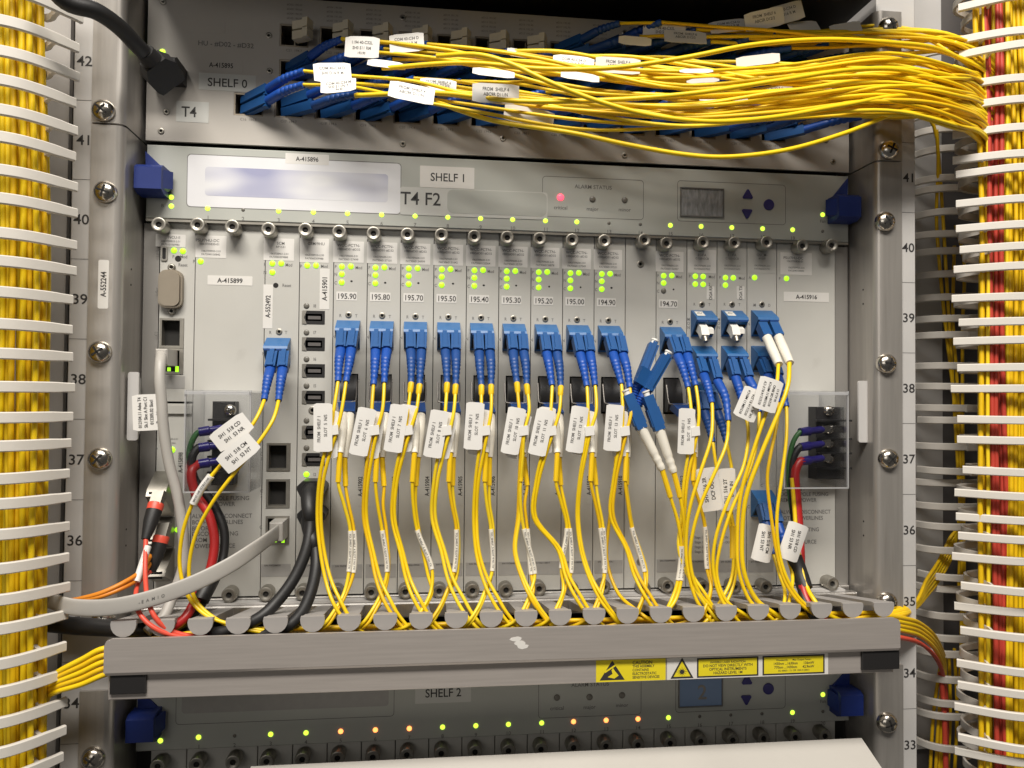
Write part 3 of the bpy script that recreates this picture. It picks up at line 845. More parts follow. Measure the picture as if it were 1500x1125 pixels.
def ctl4():
    rows_ = [465, 504, 543, 582, 633, 673]
    hs = []
    for py in rows_:
        a = QC(443, py+9.5); b = QC(476, py-9.5); hs.append((a[0], b[0], a[1], b[1]))
    t = card(4, 1, zc0, ZT, 'grey expansion card labelled A-415901 with a column of black ports', holes=hs)
    for h in hs:
        o = MB().holes(h[0]+.1, h[1]-.1, h[2]+.1, h[3]-.1, YC-.35, YC+7, [(h[0]+1.9, h[1]-1.6, h[2]+1.9, h[3]-1.9)]).build('port', 'black', t)
        MB().box(h[0]+1, h[1]-1, YC+5, YC+6, h[2]+1, h[3]-1).build('port_interior', 'dark', o)
        cz = (h[2]+h[3])/2
        MB().box(h[0]+3.2, h[1]-2.6, YC+.4, YC+5, cz-1.1, cz+.9).build('contact_tongue', 'darkgrey', o)
        MB().add([(h[0]-.3, YC-.5, h[2]+.2), (h[0]+2.6, YC-.5, h[2]-.1), (h[0]+1.0, YC-.5, cz), (h[0]+2.6, YC-.5, h[3]+.1), (h[0]-.3, YC-.5, h[3]-.2)], [(0, 1, 2), (2, 3, 4), (0, 2, 4)]).build('port_shroud', 'nickel', o)
    x, z = QC(451, 342); thumbscrew((x, YC, z), t)
    x, z = QC(446, 864); thumbscrew((x, YC, z), t)
    a = QC(439, 384); b = QC(482, 350)
    plate_label(t, a[0], b[0], a[1], b[1], YC, [('CEM/9HU', 1.7, 1, 4.2), ('1063709910-2.00', 1.15, 0, -2.8), ('FA73060309988', 1.15, 0, -4.9)], ink='inkgrey')
    for px in (450, 463):
        x, z = QC(px, 389); led((x, YC, z), t, 'led', 1.0)
    mb = MB()
    for i, (s_, py) in enumerate((('I8', 448), ('I7', 487), ('I6', 526), ('I5', 565), ('I4', 616), ('I3', 656), ('I2', 695))):
        x, z = QC(461, py); mb.text(s_, front(YC-.08), 1.9, x, z, 0, .85)
        x, z = QC(449, py); led((x, YC, z), t, 'led' if s_ == 'I2' else 'ledoff', 1.0)
    for s_, px in (('P', 441), ('Mod', 475)):
        x, z = QC(px, 390); mb.text(s_, front(YC-.08), 1.9, x, z, 0, .85)
    mb.build('panel_print', 'inkgrey', t)
    a = QC(468, 453); b = QC(483, 394)
    plate_label(t, a[0], b[0], a[1], b[1], YC, [('A-415901', 2.9, 0, 0, .9)], rot=90, bold=.02, name='asset_label')
    x, z = QC(458, 601); inst(SMALLSCREW, 'panel_screw', (x, YC, z), t, scale=(1.3, 1, 1.3))
    a = QC(438, 845); b = QC(477, 826)
    plate_label(t, a[0], b[0], a[1], b[1], YC, [('S/N: FA7306', 1.0, -2, 3.0)], m='codelabel', name='serial_sticker')
ctl4()
t = card(14, 1, zc0, ZT, 'blank filler card with a single screw under its thumbscrew', name='filler_card')
x, z = QC(938, 356); thumbscrew((x, YC, z), t)
x, z = QC(938, 387); inst(SMALLSCREW, 'panel_screw', (x, YC, z), t, scale=(1.2, 1, 1.2))
x, z = QC(938, 823); inst(SMALLSCREW, 'panel_screw', (x, YC, z), t, scale=(1.3, .3, 1.3))
x, z = QC(938, 858); thumbscrew((x, YC, z), t)
def amp(k, px, label, nled, adpys, marks, head, plug, sticker, prints):
    t = card(k, 1, zc0, ZT, label)
    x, z = QC(px, 360); thumbscrew((x-2, YC, z), t)
    x, z = QC(px, 855); thumbscrew((x-2, YC, z), t)
    xc = SX(k)+SP/2
    zl1 = QC(px, 366)[1]; zl0 = QC(px, 400)[1]
    plate_label(t, xc-9.4, xc+9.4, zl0, zl1, YC, [(head[0], 1.7, 0, 4.2), (head[1], 1.3, 0, 1.9), ('1063709600-2.01', 1.15, 0, -2.8), ('FA7306022%04d' % random.randint(0, 9999), 1.15, 0, -4.9)], ink='inkgrey', m='face' if k > 16 else 'label')
    for dx, py in nled:
        x, z = QC(px, py); led((xc+dx, YC, z), t, 'led', 1.0)
    mb = MB()
    for s_, dx, py in marks:
        x, z = QC(px, py); mb.text(s_, front(YC-.08), 1.9, xc+dx, z, 0, .85)
    for s_, dx, py in prints:
        x, z = QC(px, py); mb.text(s_, front(YC-.08), 1.6, xc+dx, z, 0, .85, align='L')
    mb.build('panel_print', 'inkgrey', t)
    inst(SMALLSCREW, 'panel_screw', (xc, YC, QC(px, 446)[1]), t)
    for py in adpys:
        x, z = QC(px, py); ad = adapter(t, xc-.4, z)
        if plug and py == adpys[0]:
            e = MB().xprism([(YC-8, z-9), (YC-13, z-12), (YC-15, z-17), (YC-12, z-19.5), (YC-8.5, z-16), (YC-3, z-13)], xc-5.6, xc-.6)
            e.xprism([(YC-8, z-11), (YC-12, z-13), (YC-12, z-16), (YC-7, z-15)], xc+.2, xc+3.4)
            pl = e.build('dust_plug', 'white', t)
            MB().lathe((xc-3, YC-14, z-19.3), (0, -.6, -1), [(-1, 1.7), (2.4, 1.5), (2.6, 1.1), (2.2, .7)], 12).build('plug_ring', 'nickel', pl)
            zz = z
            MB().add([(xc-6, YC-2.2, zz-.8), (xc-.6, YC-2.2, zz-.8), (xc-.6, YC-8.4, zz-4.3), (xc-6, YC-8.4, zz-4.3)], [(0, 3, 2, 1)]).build('small_sticker', 'label', ad)
            MB().text('PNC', lambda a, b: Vector((xc-3.2+a, YC-5.6-b*.87, zz-2.55+.15+b*.5)), 1.5, 0, 0).build('lettering', 'ink', ad)
    if sticker:
        za, zb2 = QC(px, 438)[1], QC(px, 419)[1]
        plate_label(t, xc+3.2, xc+8.4, za, zb2, YC, [(sticker, 2.0, 0, 0, .85)], rot=90, bold=.015)
    a = QC(px, 838)[1]; b = QC(px, 820)[1]
    plate_label(t, xc-9, xc+8, a, b, YC, [('S/N: FA%d' % random.randint(10**6, 10**7), 1.0, -2, 2.8)], m='codelabel', name='serial_sticker')
    return t
steps = [('11:  Stage 1 IN', -8, 787), ('1T:  Stage 1 OUT', -8, 794), ('2R:  Stage 2 IN', -8, 801), ('2T:  Stage 2 OUT', -8, 808)]
amp(16, 1027, 'grey amplifier card with white dust plug and vertical sticker OGA RX', [(-4.5, 405), (.8, 405), (-4.5, 416.5), (.8, 416.5)], [455, 507, 559],
    [('P', -8.2, 405), ('Mod', 6.5, 405), ('1', -8.2, 416), ('2', 5, 416), ('R', -5, 446), ('T', 5, 446), ('M', -9.0, 468), ('O', -9.0, 474), ('N', -9.0, 480), ('1', -9.0, 528)], ('EDFA', 'C-S20-GCB'), True, 'OGA RX', steps)
amp(17, 1072, 'grey amplifier card with white dust plug and vertical sticker OGA TX', [(-4.5, 407), (.8, 407), (-4.5, 418)], [455, 507],
    [('P', -8.2, 407), ('Mod', 6.5, 407), ('1', -8.2, 418), ('R', -5, 446), ('T', 5, 446), ('M', -9.0, 468), ('O', -9.0, 474), ('N', -9.0, 480), ('1', -9.0, 528)], ('EDFA', 'C-S20-GCB'), True, 'OGA TX', [('1R - IN', -8, 787), ('1T - OUT', -8, 794)])
amp(18, 1117, 'grey supervisory card carrying two white boots in its top port', [(-5, 407)], [455, 507, 718],
    [('A', -8.2, 407), ('M', -5, 447), ('D', 5, 447), ('N', -9.0, 475), ('D', -9.0, 528), ('C', -9.0, 742), ('C', 0, 711)], ('OSCM-', '#1510'), False, None, [])

# ------------------------------------------------------------------ cable tray under shelf 1
tray = thing('cable_tray', 'brushed steel cable tray bar with hazard stickers and rounded comb fingers', 'cable tray', (0, -36, UP(750, 1000, -36).z))
YB = -38.0
xa, xb = UP(152, 960, YB).x, UP(1319, 935, YB).x
zu1 = UP(735, 921, YB).z; zu0 = UP(735, 968, YB).z; zl1 = UP(735, 974, YB).z; zl0 = UP(735, 1009, YB).z
MB().prism([(xa, zu0), (xb, zu0), (xb, zu1-3.5), (xb-1, zu1-1), (xb-3.5, zu1), (xa+3.5, zu1), (xa+1, zu1-1), (xa, zu1-3.5)], YB, YB+2).build('front_bar', 'bar', tray)
MB().xprism([(YB, zu0-.1), (YB+2, zu0-.1), (YB+9, zl1-1), (YB+9, zl1-3), (YB+7.5, zl1-3), (YB+7.5, zl1-1.2), (YB+.6, zu0-1.4)], xa+.6, xb-.6).build('bar_return', 'bar', tray)
MB().box(xa+1, xb-2, YB+3.4, YB+5, zl0, zl1+.3, .5).build('lower_lip', 'bar', tray)
MB().box(xa+1, xb-2, YB+5.1, YC, zl0+1, zl0+2.5).build('tray_floor', 'steel', tray)
for px0, px1, py0, py1 in ((160, 214, 986, 1018), (1263, 1318, 952, 982)):
    a = UP(px0, py1, YB+1.8); b = UP(px1, py0, YB+1.8)
    MB().box(a.x, b.x, YB+1.6, YB+3.3, a.z, b.z, .5).build('end_clip', 'black', tray)
nF = 23
f0 = UP(182, 912, -33); f1 = UP(1293, 890, -33)
fm = MB()
half = [(6.3*math.cos(R(a)), -1.6 + 6.6*math.sin(R(a))) for a in range(180, 361, 20)]
fm.prism([(x, z) for x, z in half] + [(6.0, 0), (-6.0, 0)], -1.2, .8)
fzb = UP(735, 881, 19).z - (UP(182, 906, -34).z + UP(1293, 886, -34).z)/2
fm.add([(-5.2, .8, 0), (5.2, .8, 0), (4.0, 52, fzb), (-4.0, 52, fzb), (-5.2, .8, -2), (5.2, .8, -2), (4.0, 52, fzb-6), (-4.0, 52, fzb-6)], [(0,1,2,3),(4,7,6,5),(0,4,5,1),(1,5,6,2),(2,6,7,3),(3,7,4,0)])
FING = proto(fm, 'comb_finger', 'finger', 30)
fz = (UP(182, 906, -34).z + UP(1293, 886, -34).z)/2
for i in range(nF):
    inst(FING, 'comb_finger', (f0.x + (f1.x-f0.x)*i/(nF-1), -33, fz), tray)
MB().box(-222, 222, 17.5, 24, fz+fzb-8, fz+fzb+1.0, .8).build('comb_rail', 'steel', tray)
MB().box(-215, 215, 20, 26, fz+fzb+1.1, fz+fzb+2.4).build('comb_cap', 'strip', tray)
for px, py in ((265, 877), (470, 880)):
    p = UP(px, py, 17); screw((p.x, 17.5, fz+fzb-3), tray, .5)
# stickers on the lower lip
def lip(px0, px1, py0, py1, m, name):
    a = UP(px0, py1, YB+3.3); b = UP(px1, py0, YB+3.3)
    zc = (zl0+zl1)/2; h = (zl1-zl0-.8)/2
    return MB().box(a.x, b.x, YB+3.2, YB+3.38, zc-h, zc+h).build(name, m, tray), a.x, b.x, zc, h
YS = YB+3.15
o, x0, x1, zc, h = lip(873, 975, 962, 998, 'warn', 'esd_sticker')
mb = MB()
for i, (s_, hh) in enumerate((('CAUTION', 2.2), ('THIS ASSEMBLY', 1.6), ('CONTAINS', 1.6), ('ELECTROSTATIC', 1.6), ('SENSITIVE DEVICES', 1.6))):
    mb.text(s_, front(YS), hh*.86, x0+(x1-x0)*.52, zc+4.1-i*2.0, 0, .92, align='L', bold=.02)
tx = x0+(x1-x0)*.23
mb.add([(tx-7, YS, zc-5.0), (tx+7, YS, zc-5.0), (tx, YS, zc+5.6)], [(0, 1, 2)])
mb.build('lettering', 'ink', o)
MB().add([(tx-2.6, YS-.04, zc-3.3), (tx+1.2, YS-.04, zc-4.2), (tx+3.6, YS-.04, zc-2.6), (tx+1.6, YS-.04, zc-.2), (tx+.4, YS-.04, zc+1.6), (tx-.4, YS-.04, zc+.4), (tx+.2, YS-.04, zc-1.6)], [(0, 1, 2, 3, 4, 5, 6)]).build('hand_symbol', 'warn', o)
MB().add([(tx-4.6, YS-.08, zc-.4), (tx-3.9, YS-.08, zc-1.0), (tx+4.2, YS-.08, zc+4.0), (tx+3.6, YS-.08, zc+4.6)], [(0, 1, 2, 3)]).build('strike_bar', 'warn', o)
o, x0, x1, zc, h = lip(977, 1213, 962, 998, 'label', 'laser_sticker')
lx = x0 + 8.5
mb = MB()
def trioutline(r0, r1):
    P = [(lx + r0*math.cos(R(a)), zc-1.6 + r0*math.sin(R(a))) for a in (90, 210, 330)]
    Q = [(lx + r1*math.cos(R(a)), zc-1.6 + r1*math.sin(R(a))) for a in (90, 210, 330)]
    return P, Q
P, Q = trioutline(7.6, 5.6)
MB().add([(x, YS+.02, z) for x, z in P], [(0, 2, 1)]).build('triangle_fill', 'warn', o)
mb.add([(x, YS-.02, z) for x, z in P+Q], [(i, 3+i, 3+(i+1) % 3, (i+1) % 3) for i in range(3)])
for i in range(12):
    a = R(30*i); L = 3.0 if i % 3 else 3.6
    mb.add([(lx-.28*math.sin(a), YS-.02, zc-1.8+.28*math.cos(a)), (lx+.28*math.sin(a), YS-.02, zc-1.8-.28*math.cos(a)), (lx+L*math.cos(a), YS-.02, zc-1.8+L*math.sin(a)*.9)], [(0, 1, 2)])
mb.add([(lx+1.3*math.cos(R(30*i)), YS-.03, zc-1.8+1.3*math.sin(R(30*i))) for i in range(12)], [tuple(range(12))])
for px0, px1, lines in ((1021, 1111, [('INVISIBLE LASER RADIATION', 1.4, 4.0), ('DO NOT VIEW DIRECTLY WITH', 1.75, 1.5), ('OPTICAL INSTRUMENTS', 1.75, -1.2), ('HAZARD LEVEL 1M', 1.75, -3.9)]),
                        (1117, 1208, [('Wavelength:       Max Output Power:', 1.2, 4.0), ('1430nm ...1630nm      136mW', 1.7, 1.4), (' 770nm ...1430nm      42.9mW', 1.7, -1.4), ('IEC 60825-1 / 21 CFR 1040.10 (2001)', 1.05, -4.0)])):
    a = UP(px0, 980, YS).x; b = UP(px1, 980, YS).x
    MB().box(a, b, YS+.02, YS+.05, zc-h+.5, zc+h-.5).build('black_border', 'ink', o)
    MB().box(a+.9, b-.9, YS-.01, YS+.015, zc-h+1.4, zc+h-1.4).build('yellow_field', 'warn', o)
    for s_, hh, dz in lines: mb.text(s_, front(YS-.04), hh*.84, (a+b)/2, zc+dz*.74-.1, 0, .95, bold=.02)
mb.build('lettering', 'ink', o)
p = UP(760, 941, YB)
rs = MB()
for dx, dz, w, hh in ((-1.5, 1.8, 3.4, 1.3), (.5, -.4, 3.0, 1.5), (2.2, -2.2, 3.2, 1.4)):
    rs.prism([(p.x+dx+w*math.cos(R(a))*random.uniform(.8, 1.1), p.z+dz+hh*math.sin(R(a))*random.uniform(.8, 1.1)) for a in range(0, 360, 24)], YB-.12-.01*dx, YB+.1)
rs.build('torn_sticker_residue', 'label', tray)

# ------------------------------------------------------------------ shelf 2 below
DZ2 = UP(840, 1057, YH).z - UP(650, 318, YH).z
sh2 = thing('equipment_shelf', 'shaded transport shelf marked SHELF 2 with orange and green lights', 'network shelf', (0, YH, zh0+DZ2-60))
MB().box(-220.5, 220.5, YH, YH+3, zh0+DZ2, zh1+DZ2, .5).build('header_panel', 'head', sh2)
MB().box(-223, 223, YH+9, YH+11, zh0+DZ2-90, zh1+DZ2+1).build('backplane', 'dark', sh2)
ST2 = ['ledhot', 'ledoff', 'ledhot', 'ledhot', 'ledorange', 'ledorange', 'ledorange', 'ledhot', 'ledhot', 'ledhot', 'ledhot', 'ledorange', 'ledorange', 'ledorange', 'ledhot', 'ledoff', 'ledoff', 'ledoff', 'ledhot', 'ledoff', 'ledhot', 'ledoff']
header(sh2, DZ2, YH, None, ST2, lcdm='lcdblue', digit='2')
x = UP(235, 1085, YH); led((x.x, YH, x.z), sh2, 'ledhot', .85)
a = UP(258, 1061, YH); b = UP(577, 1000, YH)
o = MB().prism(rrect(a.x, b.x, a.z, b.z+4, 2.2), YH-.1, YH).build('brand_plate', 'head', sh2)
MB().prism(rrect(a.x+3, b.x-3, a.z+6, b.z, 2), YH-.14, YH-.1).build('smudged_print', 'codelabel', o)
rframe(sh2, 257, 578, 1000, 1062, YH)
pxlabel(sh2, 608, 690, 1004, 1031, YH, [('SHELF 2', 5.0, 0, 1.2, .9)], m='cleartape')
p = UP(206, 1070, YH-12); latch(sh2, p.x, p.z, p.z+20, 1)
p = UP(1246, 1033, YH-12); latch(sh2, p.x, p.z, p.z+20, -1)
ear(sh2, -1, zh0+DZ2-120, UP(150, 1012, 0).z, [(137, 1110)])
ear(sh2, 1, zh0+DZ2-120, UP(1300, 975, 0).z, [(1299, 1058)])
for k in range(0, 20):
    n = 2 if k in (1, 19) else 1
    if k == 2: continue
    x0, x1 = SX(k)+.25, SX(k+n)-.25
    z1 = zh0+DZ2-1.2
    t = thing('plug_in_card', 'shaded card of SHELF 2, mostly hidden below its header', 'circuit card', ((x0+x1)/2, YC, z1-80), 'cards of SHELF 2 showing only their top edge')
    MB().box(x0, x1, YC, YC+1.8, z1-80, z1, .3).build('faceplate', 'face', t)
    if n == 1: thumbscrew((x0+7, YC, z1-5.5), t)
    else:
        thumbscrew((x0+8, YC, z1-5.5), t); thumbscrew((x0+28, YC, z1-5.5), t)
# sloping white cover at the foot of the picture
a = UP(1262, 1081, -2)
cz, cy = a.z, a.y
L = 120.0
dy, dzc = -L*math.cos(R(22)), -L*math.sin(R(22))
cov = thing('sloping_cover', 'plain white sloping cover below the SHELF 2 lights', 'cover panel', (0, cy+dy, cz+dzc))
nrm = Vector((0, math.sin(R(22)), -math.cos(R(22))))
xl = UP(400, 1118, -2).x - 12
vs = [Vector((xl, cy, cz)), Vector((a.x, cy, cz)), Vector((a.x, cy+dy, cz+dzc)), Vector((xl, cy+dy, cz+dzc))]
MB().add(vs + [v + nrm*2 for v in vs], [(0, 3, 2, 1), (4, 5, 6, 7), (0, 1, 5, 4), (1, 2, 6, 5), (2, 3, 7, 6), (3, 0, 4, 7)]).build('cover_sheet', 'cover', cov)
for bx in (xl+40, a.x-40): MB().box(bx-4, bx+4, cy-30, YC-.3, cz-26, cz-24).build('support_bracket', 'darkgrey', cov)
MB().add([v + nrm*2.05 for v in vs] + [v + nrm*2.05 + Vector((0, 0, -14)) for v in vs[2:]], [(2, 3, 5, 4)]).build('turned_lip', 'cover', cov)
# tray-shaped light blocker, added above the view to shade the filter shelf
up = thing('cable_tray', 'added black light blocker over the dim top row of the filter shelf', 'cable tray', (0, -40, 170))
MB().box(-222, 222, -38, 90, 178, 181).build('tray_floor', 'black', up)  # level sheet of the added blocker
MB().box(-222, 222, -40, -38.2, 170, 205).build('front_bar', 'black', up)  # front edge of the blocker, sets where its shade ends

# ------------------------------------------------------------------ finger ducts at both sides
def sweep(mb, path, h, th, zc=0.0, hs=None):
    """vertical band of height h and thickness th along an x,y path"""
    n = len(path)
    vs = []; fs = []
    for i, (x, y) in enumerate(path):
        ax, ay = path[max(i-1, 0)]; bx, by = path[min(i+1, n-1)]
        l = math.hypot(bx-ax, by-ay) or 1
        nx, ny = -(by-ay)/l*th/2, (bx-ax)/l*th/2
        hh = (hs[i] if hs else h)/2
        c = min(.5, hh*.3)
        vs += [(x-nx, y-ny, zc-hh+c), (x-nx*.5, y-ny*.5, zc-hh), (x+nx, y+ny, zc-hh), (x+nx, y+ny, zc+hh), (x-nx*.5, y-ny*.5, zc+hh), (x-nx, y-ny, zc+hh-c)]
    for i in range(n-1):
        for k in range(6):
            j = (k+1) % 6
            fs.append((i*6+k, i*6+j, (i+1)*6+j, (i+1)*6+k))
    fs.append(tuple(range(5, -1, -1))); fs.append(tuple((n-1)*6+k for k in range(6)))
    return mb.add(vs, fs)
def arc2(pts, sub=5): return [(p.x, p.y) for p in spline([(x, y, 0) for x, y in pts], sub)]
UP3 = 44.45/3
# duct beside the post numbered 42..35: fingers bow forward round the bundle
dl = thing('finger_duct', 'white finger duct wrapped round the all-yellow cable bundle', 'cable duct', (-300, 0, -340))
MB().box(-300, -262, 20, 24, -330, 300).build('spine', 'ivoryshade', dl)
mb = MB()
pathL = arc2([(-330, -44), (-305, -50), (-284, -52), (-267, -50), (-256, -45), (-249, -38), (-243.5, -30), (-238.8, -22)])
sweep(mb, pathL, 5.6, 2.0, 0, [5.6]*(len(pathL)-7) + [5.6, 5.5, 5.3, 5.1, 5.0, 5.0, 5.0])
FL = proto(mb, 'duct_finger', 'ivory', 30)
mb = MB(); sweep(mb, arc2([(-245, -32), (-250, -27), (-254, -22), (-258, -20)]), 3.6, 2.6)
FLB = proto(mb, 'rear_prong', 'ivory', 30)
zL = UP(117, 71, -22).z
for i in range(-3, 29):
    o = inst(FL, 'duct_finger', (random.uniform(-.8, .8), random.uniform(-1.2, .8), zL - UP3*i + random.uniform(-.35, .35)), dl)
    b = bpy.data.objects.new('rear_prong', FLB); link(b); b.parent = o
    o.rotation_euler = (random.uniform(-.01, .01), random.uniform(-.006, .006), random.uniform(-.008, .008))
# front duct on the other side
drf = thing('finger_duct', 'white finger duct wrapped round the yellow and red cable bundle', 'cable duct', (300, 0, -340))
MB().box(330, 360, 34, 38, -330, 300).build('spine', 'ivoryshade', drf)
mb = MB()
XT = UP(1401, 560, -9).x
pathR = arc2([(XT, -9), (XT+6.5, -14), (XT+14.5, -20), (XT+26.5, -27), (XT+42, -31), (XT+64, -31), (XT+94, -26)])
sweep(mb, pathR, 4.9, 2.0)
FR = proto(mb, 'duct_finger', 'ivory', 30)
XQ = UP(1416, 560, 2).x
mb = MB(); sweep(mb, arc2([(XT+14, -18), (XQ+1.5, -10), (XQ, 2), (XQ+4, 13), (XQ+17, 20), (XQ+45, 24)]), 4.6, 1.8)
FRB = proto(mb, 'rear_prong', 'ivory', 30)
zR = UP(1404, 154, -12).z
for i in range(-6, 29):
    o = inst(FR, 'duct_finger', (random.uniform(-1.0, 1.4), random.uniform(-1.0, 1.0), zR - UP3*i + random.uniform(-.4, .4)), drf)
    b = bpy.data.objects.new('rear_prong', FRB); link(b); b.parent = o
    o.rotation_euler = (random.uniform(-.012, .012), random.uniform(-.012, .012), random.uniform(-.015, .015))
# rear duct between the post and the front duct
drb = thing('finger_duct', 'grey-white finger duct set back beside the partly hidden unit numbers', 'cable duct', (290, 50, -340))
XS0 = UP(1338, 560, 66).x
MB().box(XS0-1.5, XS0, 64, 84, -330, 300).build('spine', 'ivory', drb)
MB().box(XS0+2, XS0+33, 80, 82, -330, 300).build('back_strip', 'strip', drb)
mb = MB()
XS = UP(1338, 560, 66).x
sweep(mb, arc2([(XS, 66), (XS+3, 58), (XS+9, 52), (XS+17, 49), (XS+27, 47.5)]), 5.0, 2.0)
sweep(mb, arc2([(XS+25.5, 46), (XS+35, 46), (XS+44, 50), (XS+50, 60)]), 5.4, 2.0)
FB = proto(mb, 'duct_finger', 'ivory', 30)
zB = UP(1350, 313, 52).z
for i in range(-8, 26):
    inst(FB, 'duct_finger', (random.uniform(-.5, .5), random.uniform(-.8, .8), zB - UP3*i + random.uniform(-.3, .3)), drb,
         rot=(random.uniform(-.01, .01), random.uniform(-.012, .012), random.uniform(-.012, .012)))

# ------------------------------------------------------------------ cables
def cable(parent, pts, r, m, name='cable', n=8, sub=6):
    return MB().tube(spline(pts, sub), r, n).build(name, m, parent, 60)
def plain_cable(name, label, cat, pts, r, m, group=None, n=8, sub=6):
    pts = [Vector(p) for p in pts]
    o = MB().tube(spline(pts, sub), r, n).build(name, m, None, 60)
    return tag_props(o, label, cat, group)
# vertical bundle inside the first duct
LANES = [2, 13, 20, 30, 36.5, 43, 52, 60, 66, 71]
for i in range(22):
    front_row = i < 10
    px = LANES[i] if front_row else 0 + (i-10)*6.2
    D = (-36 + 10*((i % 3)/2)) if front_row else random.uniform(-22, -12)
    if front_row: D = -33 + (2.5*(i % 2)) + (6 if i > 6 else 0)
    pts = []
    ph = random.uniform(0, 6); amp = random.uniform(.2, .9)
    for py, sh in ((-60, -13), (80, -11), (200, -4), (320, 0), (430, 1), (560, -2), (700, -5), (850, -8), (1000, -9), (1200, -9)):
        k = (px+10)/85
        p = UP(px + sh*k, py, D)
        pts.append((p.x + amp*math.sin(ph + py*.006) + random.uniform(-.12, .12), D + amp*math.cos(ph + py*.005), p.z))
    plain_cable('fiber_cable', 'yellow fiber cable running down inside the all-yellow bundle', 'cable', pts, 1.55 if front_row else 1.4, random.choice(('yellow', 'yellow3', 'yellow2')), 'yellow cables of the all-yellow vertical bundle')
# vertical bundle inside the front duct of the other side
rnd = random.Random(11)
cols = []
for i in range(51):
    px = 1437 + (i % 17)*5.6 + rnd.uniform(-1.5, 1.5)
    D = -13 + rnd.uniform(-4, 4) if i < 17 else 1 + rnd.uniform(-4, 4) if i < 34 else 11 + rnd.uniform(-3, 3)
    red = i in (3, 4, 5, 6, 20, 22)
    if red: px = 1449 + (i % 17 - 3)*6
    ph = rnd.uniform(0, 6); amp = rnd.uniform(.5, 2.2)
    pts = []
    for py in (-80, 60, 200, 330, 470, 600, 740, 880, 1020, 1200):
        sh = (0 if py > 300 else -(300-py)*.02) + (12*(py-300)/800 if red and py > 300 else 0)
        p = UP(px + sh, py, D)
        pts.append((p.x + amp*math.sin(ph + py*.008) + rnd.uniform(-.25, .25), D + amp*math.cos(ph + py*.006), p.z))
    if red: plain_cable('fiber_cable', 'red fiber cable running down between yellow ones in the outer duct', 'cable', pts, rnd.choice((1.3, 1.5)), 'red', 'red cables of the mixed vertical bundle')
    else: plain_cable('fiber_cable', 'yellow fiber cable running down the duct that also holds red cables', 'cable', pts, rnd.choice((1.1, 1.3, 1.5)), rnd.choice(('yellow', 'yellow3', 'yellow2')), 'yellow cables of the mixed vertical bundle')
# loose cables in the rear duct
rear = [[(1330, 150, 40), (1368, 185, 42), (1372, 330, 60), (1382, 450, 60), (1395, 560, 62), (1405, 640, 62), (1409, 800, 62), (1408, 950, 62)],
        [(1372, 190, 50), (1380, 300, 62), (1386, 400, 62), (1392, 500, 62), (1398, 600, 62), (1404, 700, 62), (1411, 850, 62), (1406, 1000, 62)],
        [(1400, 330, 62), (1412, 380, 62), (1410, 480, 62), (1410, 600, 62), (1412, 800, 62), (1414, 1000, 62)],
        [(1398, 360, 66), (1396, 470, 66), (1402, 560, 66), (1408, 700, 66), (1404, 880, 66)],
        [(1380, 960, 60), (1368, 1040, 60), (1362, 1140, 60)], [(1385, 960, 58), (1376, 1040, 58), (1370, 1140, 58)], [(1390, 960, 62), (1392, 1040, 62), (1388, 1140, 62)], [(1398, 950, 64), (1402, 1040, 64), (1398, 1140, 64)]]
for p in rear:
    plain_cable('fiber_cable', 'loose yellow fiber cable dropping through the set-back duct', 'cable', pp(p), 1.15, 'yellow2', 'yellow cables of the set-back duct')

# ---- fibre cord ends
def basis(d):
    d = d.normalized(); side = Vector((1, 0, 0)); side = (side - d*side.dot(d)).normalized()
    return d, side, d.cross(side)
CLIPW = 3.0
def lc(parent, p0, p1, boot='boot', body='connector', ridge=True, w=2.9, fr=.34, rb=(3.0, 2.7, 1.8), bend=None, latch=True):
    """one connector: square body from p0, ribbed boot tapering to p1"""
    p0, p1 = Vector(p0), Vector(p1)
    d, sd, un = basis(p1 - p0)
    if abs(d.x) > .8:
        sd = Vector((0, 1, 0)); sd = (sd - d*sd.dot(d)).normalized(); un = d.cross(sd)
    if un.y > 0 and abs(d.x) <= .8: un = -un
    Lg = (p1-p0).length
    bl = Lg*fr
    o = MB().obox(p0 + d*bl/2, sd*w, un*w, d*bl/2).build('connector', body, parent)
    if latch:
        MB().obox(p0 + d*bl*.45 + un*(w+.7), sd*1.3, un*.45, d*bl*.5).obox(p0 + d*bl*.95 + un*(w+.5), sd*1.9, un*.8, d*1.0).build('latch', body, o)
    q0 = p0 + d*bl
    mid = (q0+p1)/2 + (Vector(bend) if bend else Vector((0, 0, 0)))
    ctr = spline([q0, mid, p1], 14)
    rs = []
    for i in range(len(ctr)):
        f = i/(len(ctr)-1)
        r = rb[0] + (rb[1]-rb[0])*min(1, f*2) if f < .5 else rb[1] + (rb[2]-rb[1])*(f-.5)*2
        if ridge and .42 < f < .94 and i % 3 == 0: r *= .80
        rs.append(r)
    MB().tube(ctr, rs, 12).build('boot', boot, o, 40)
    return o
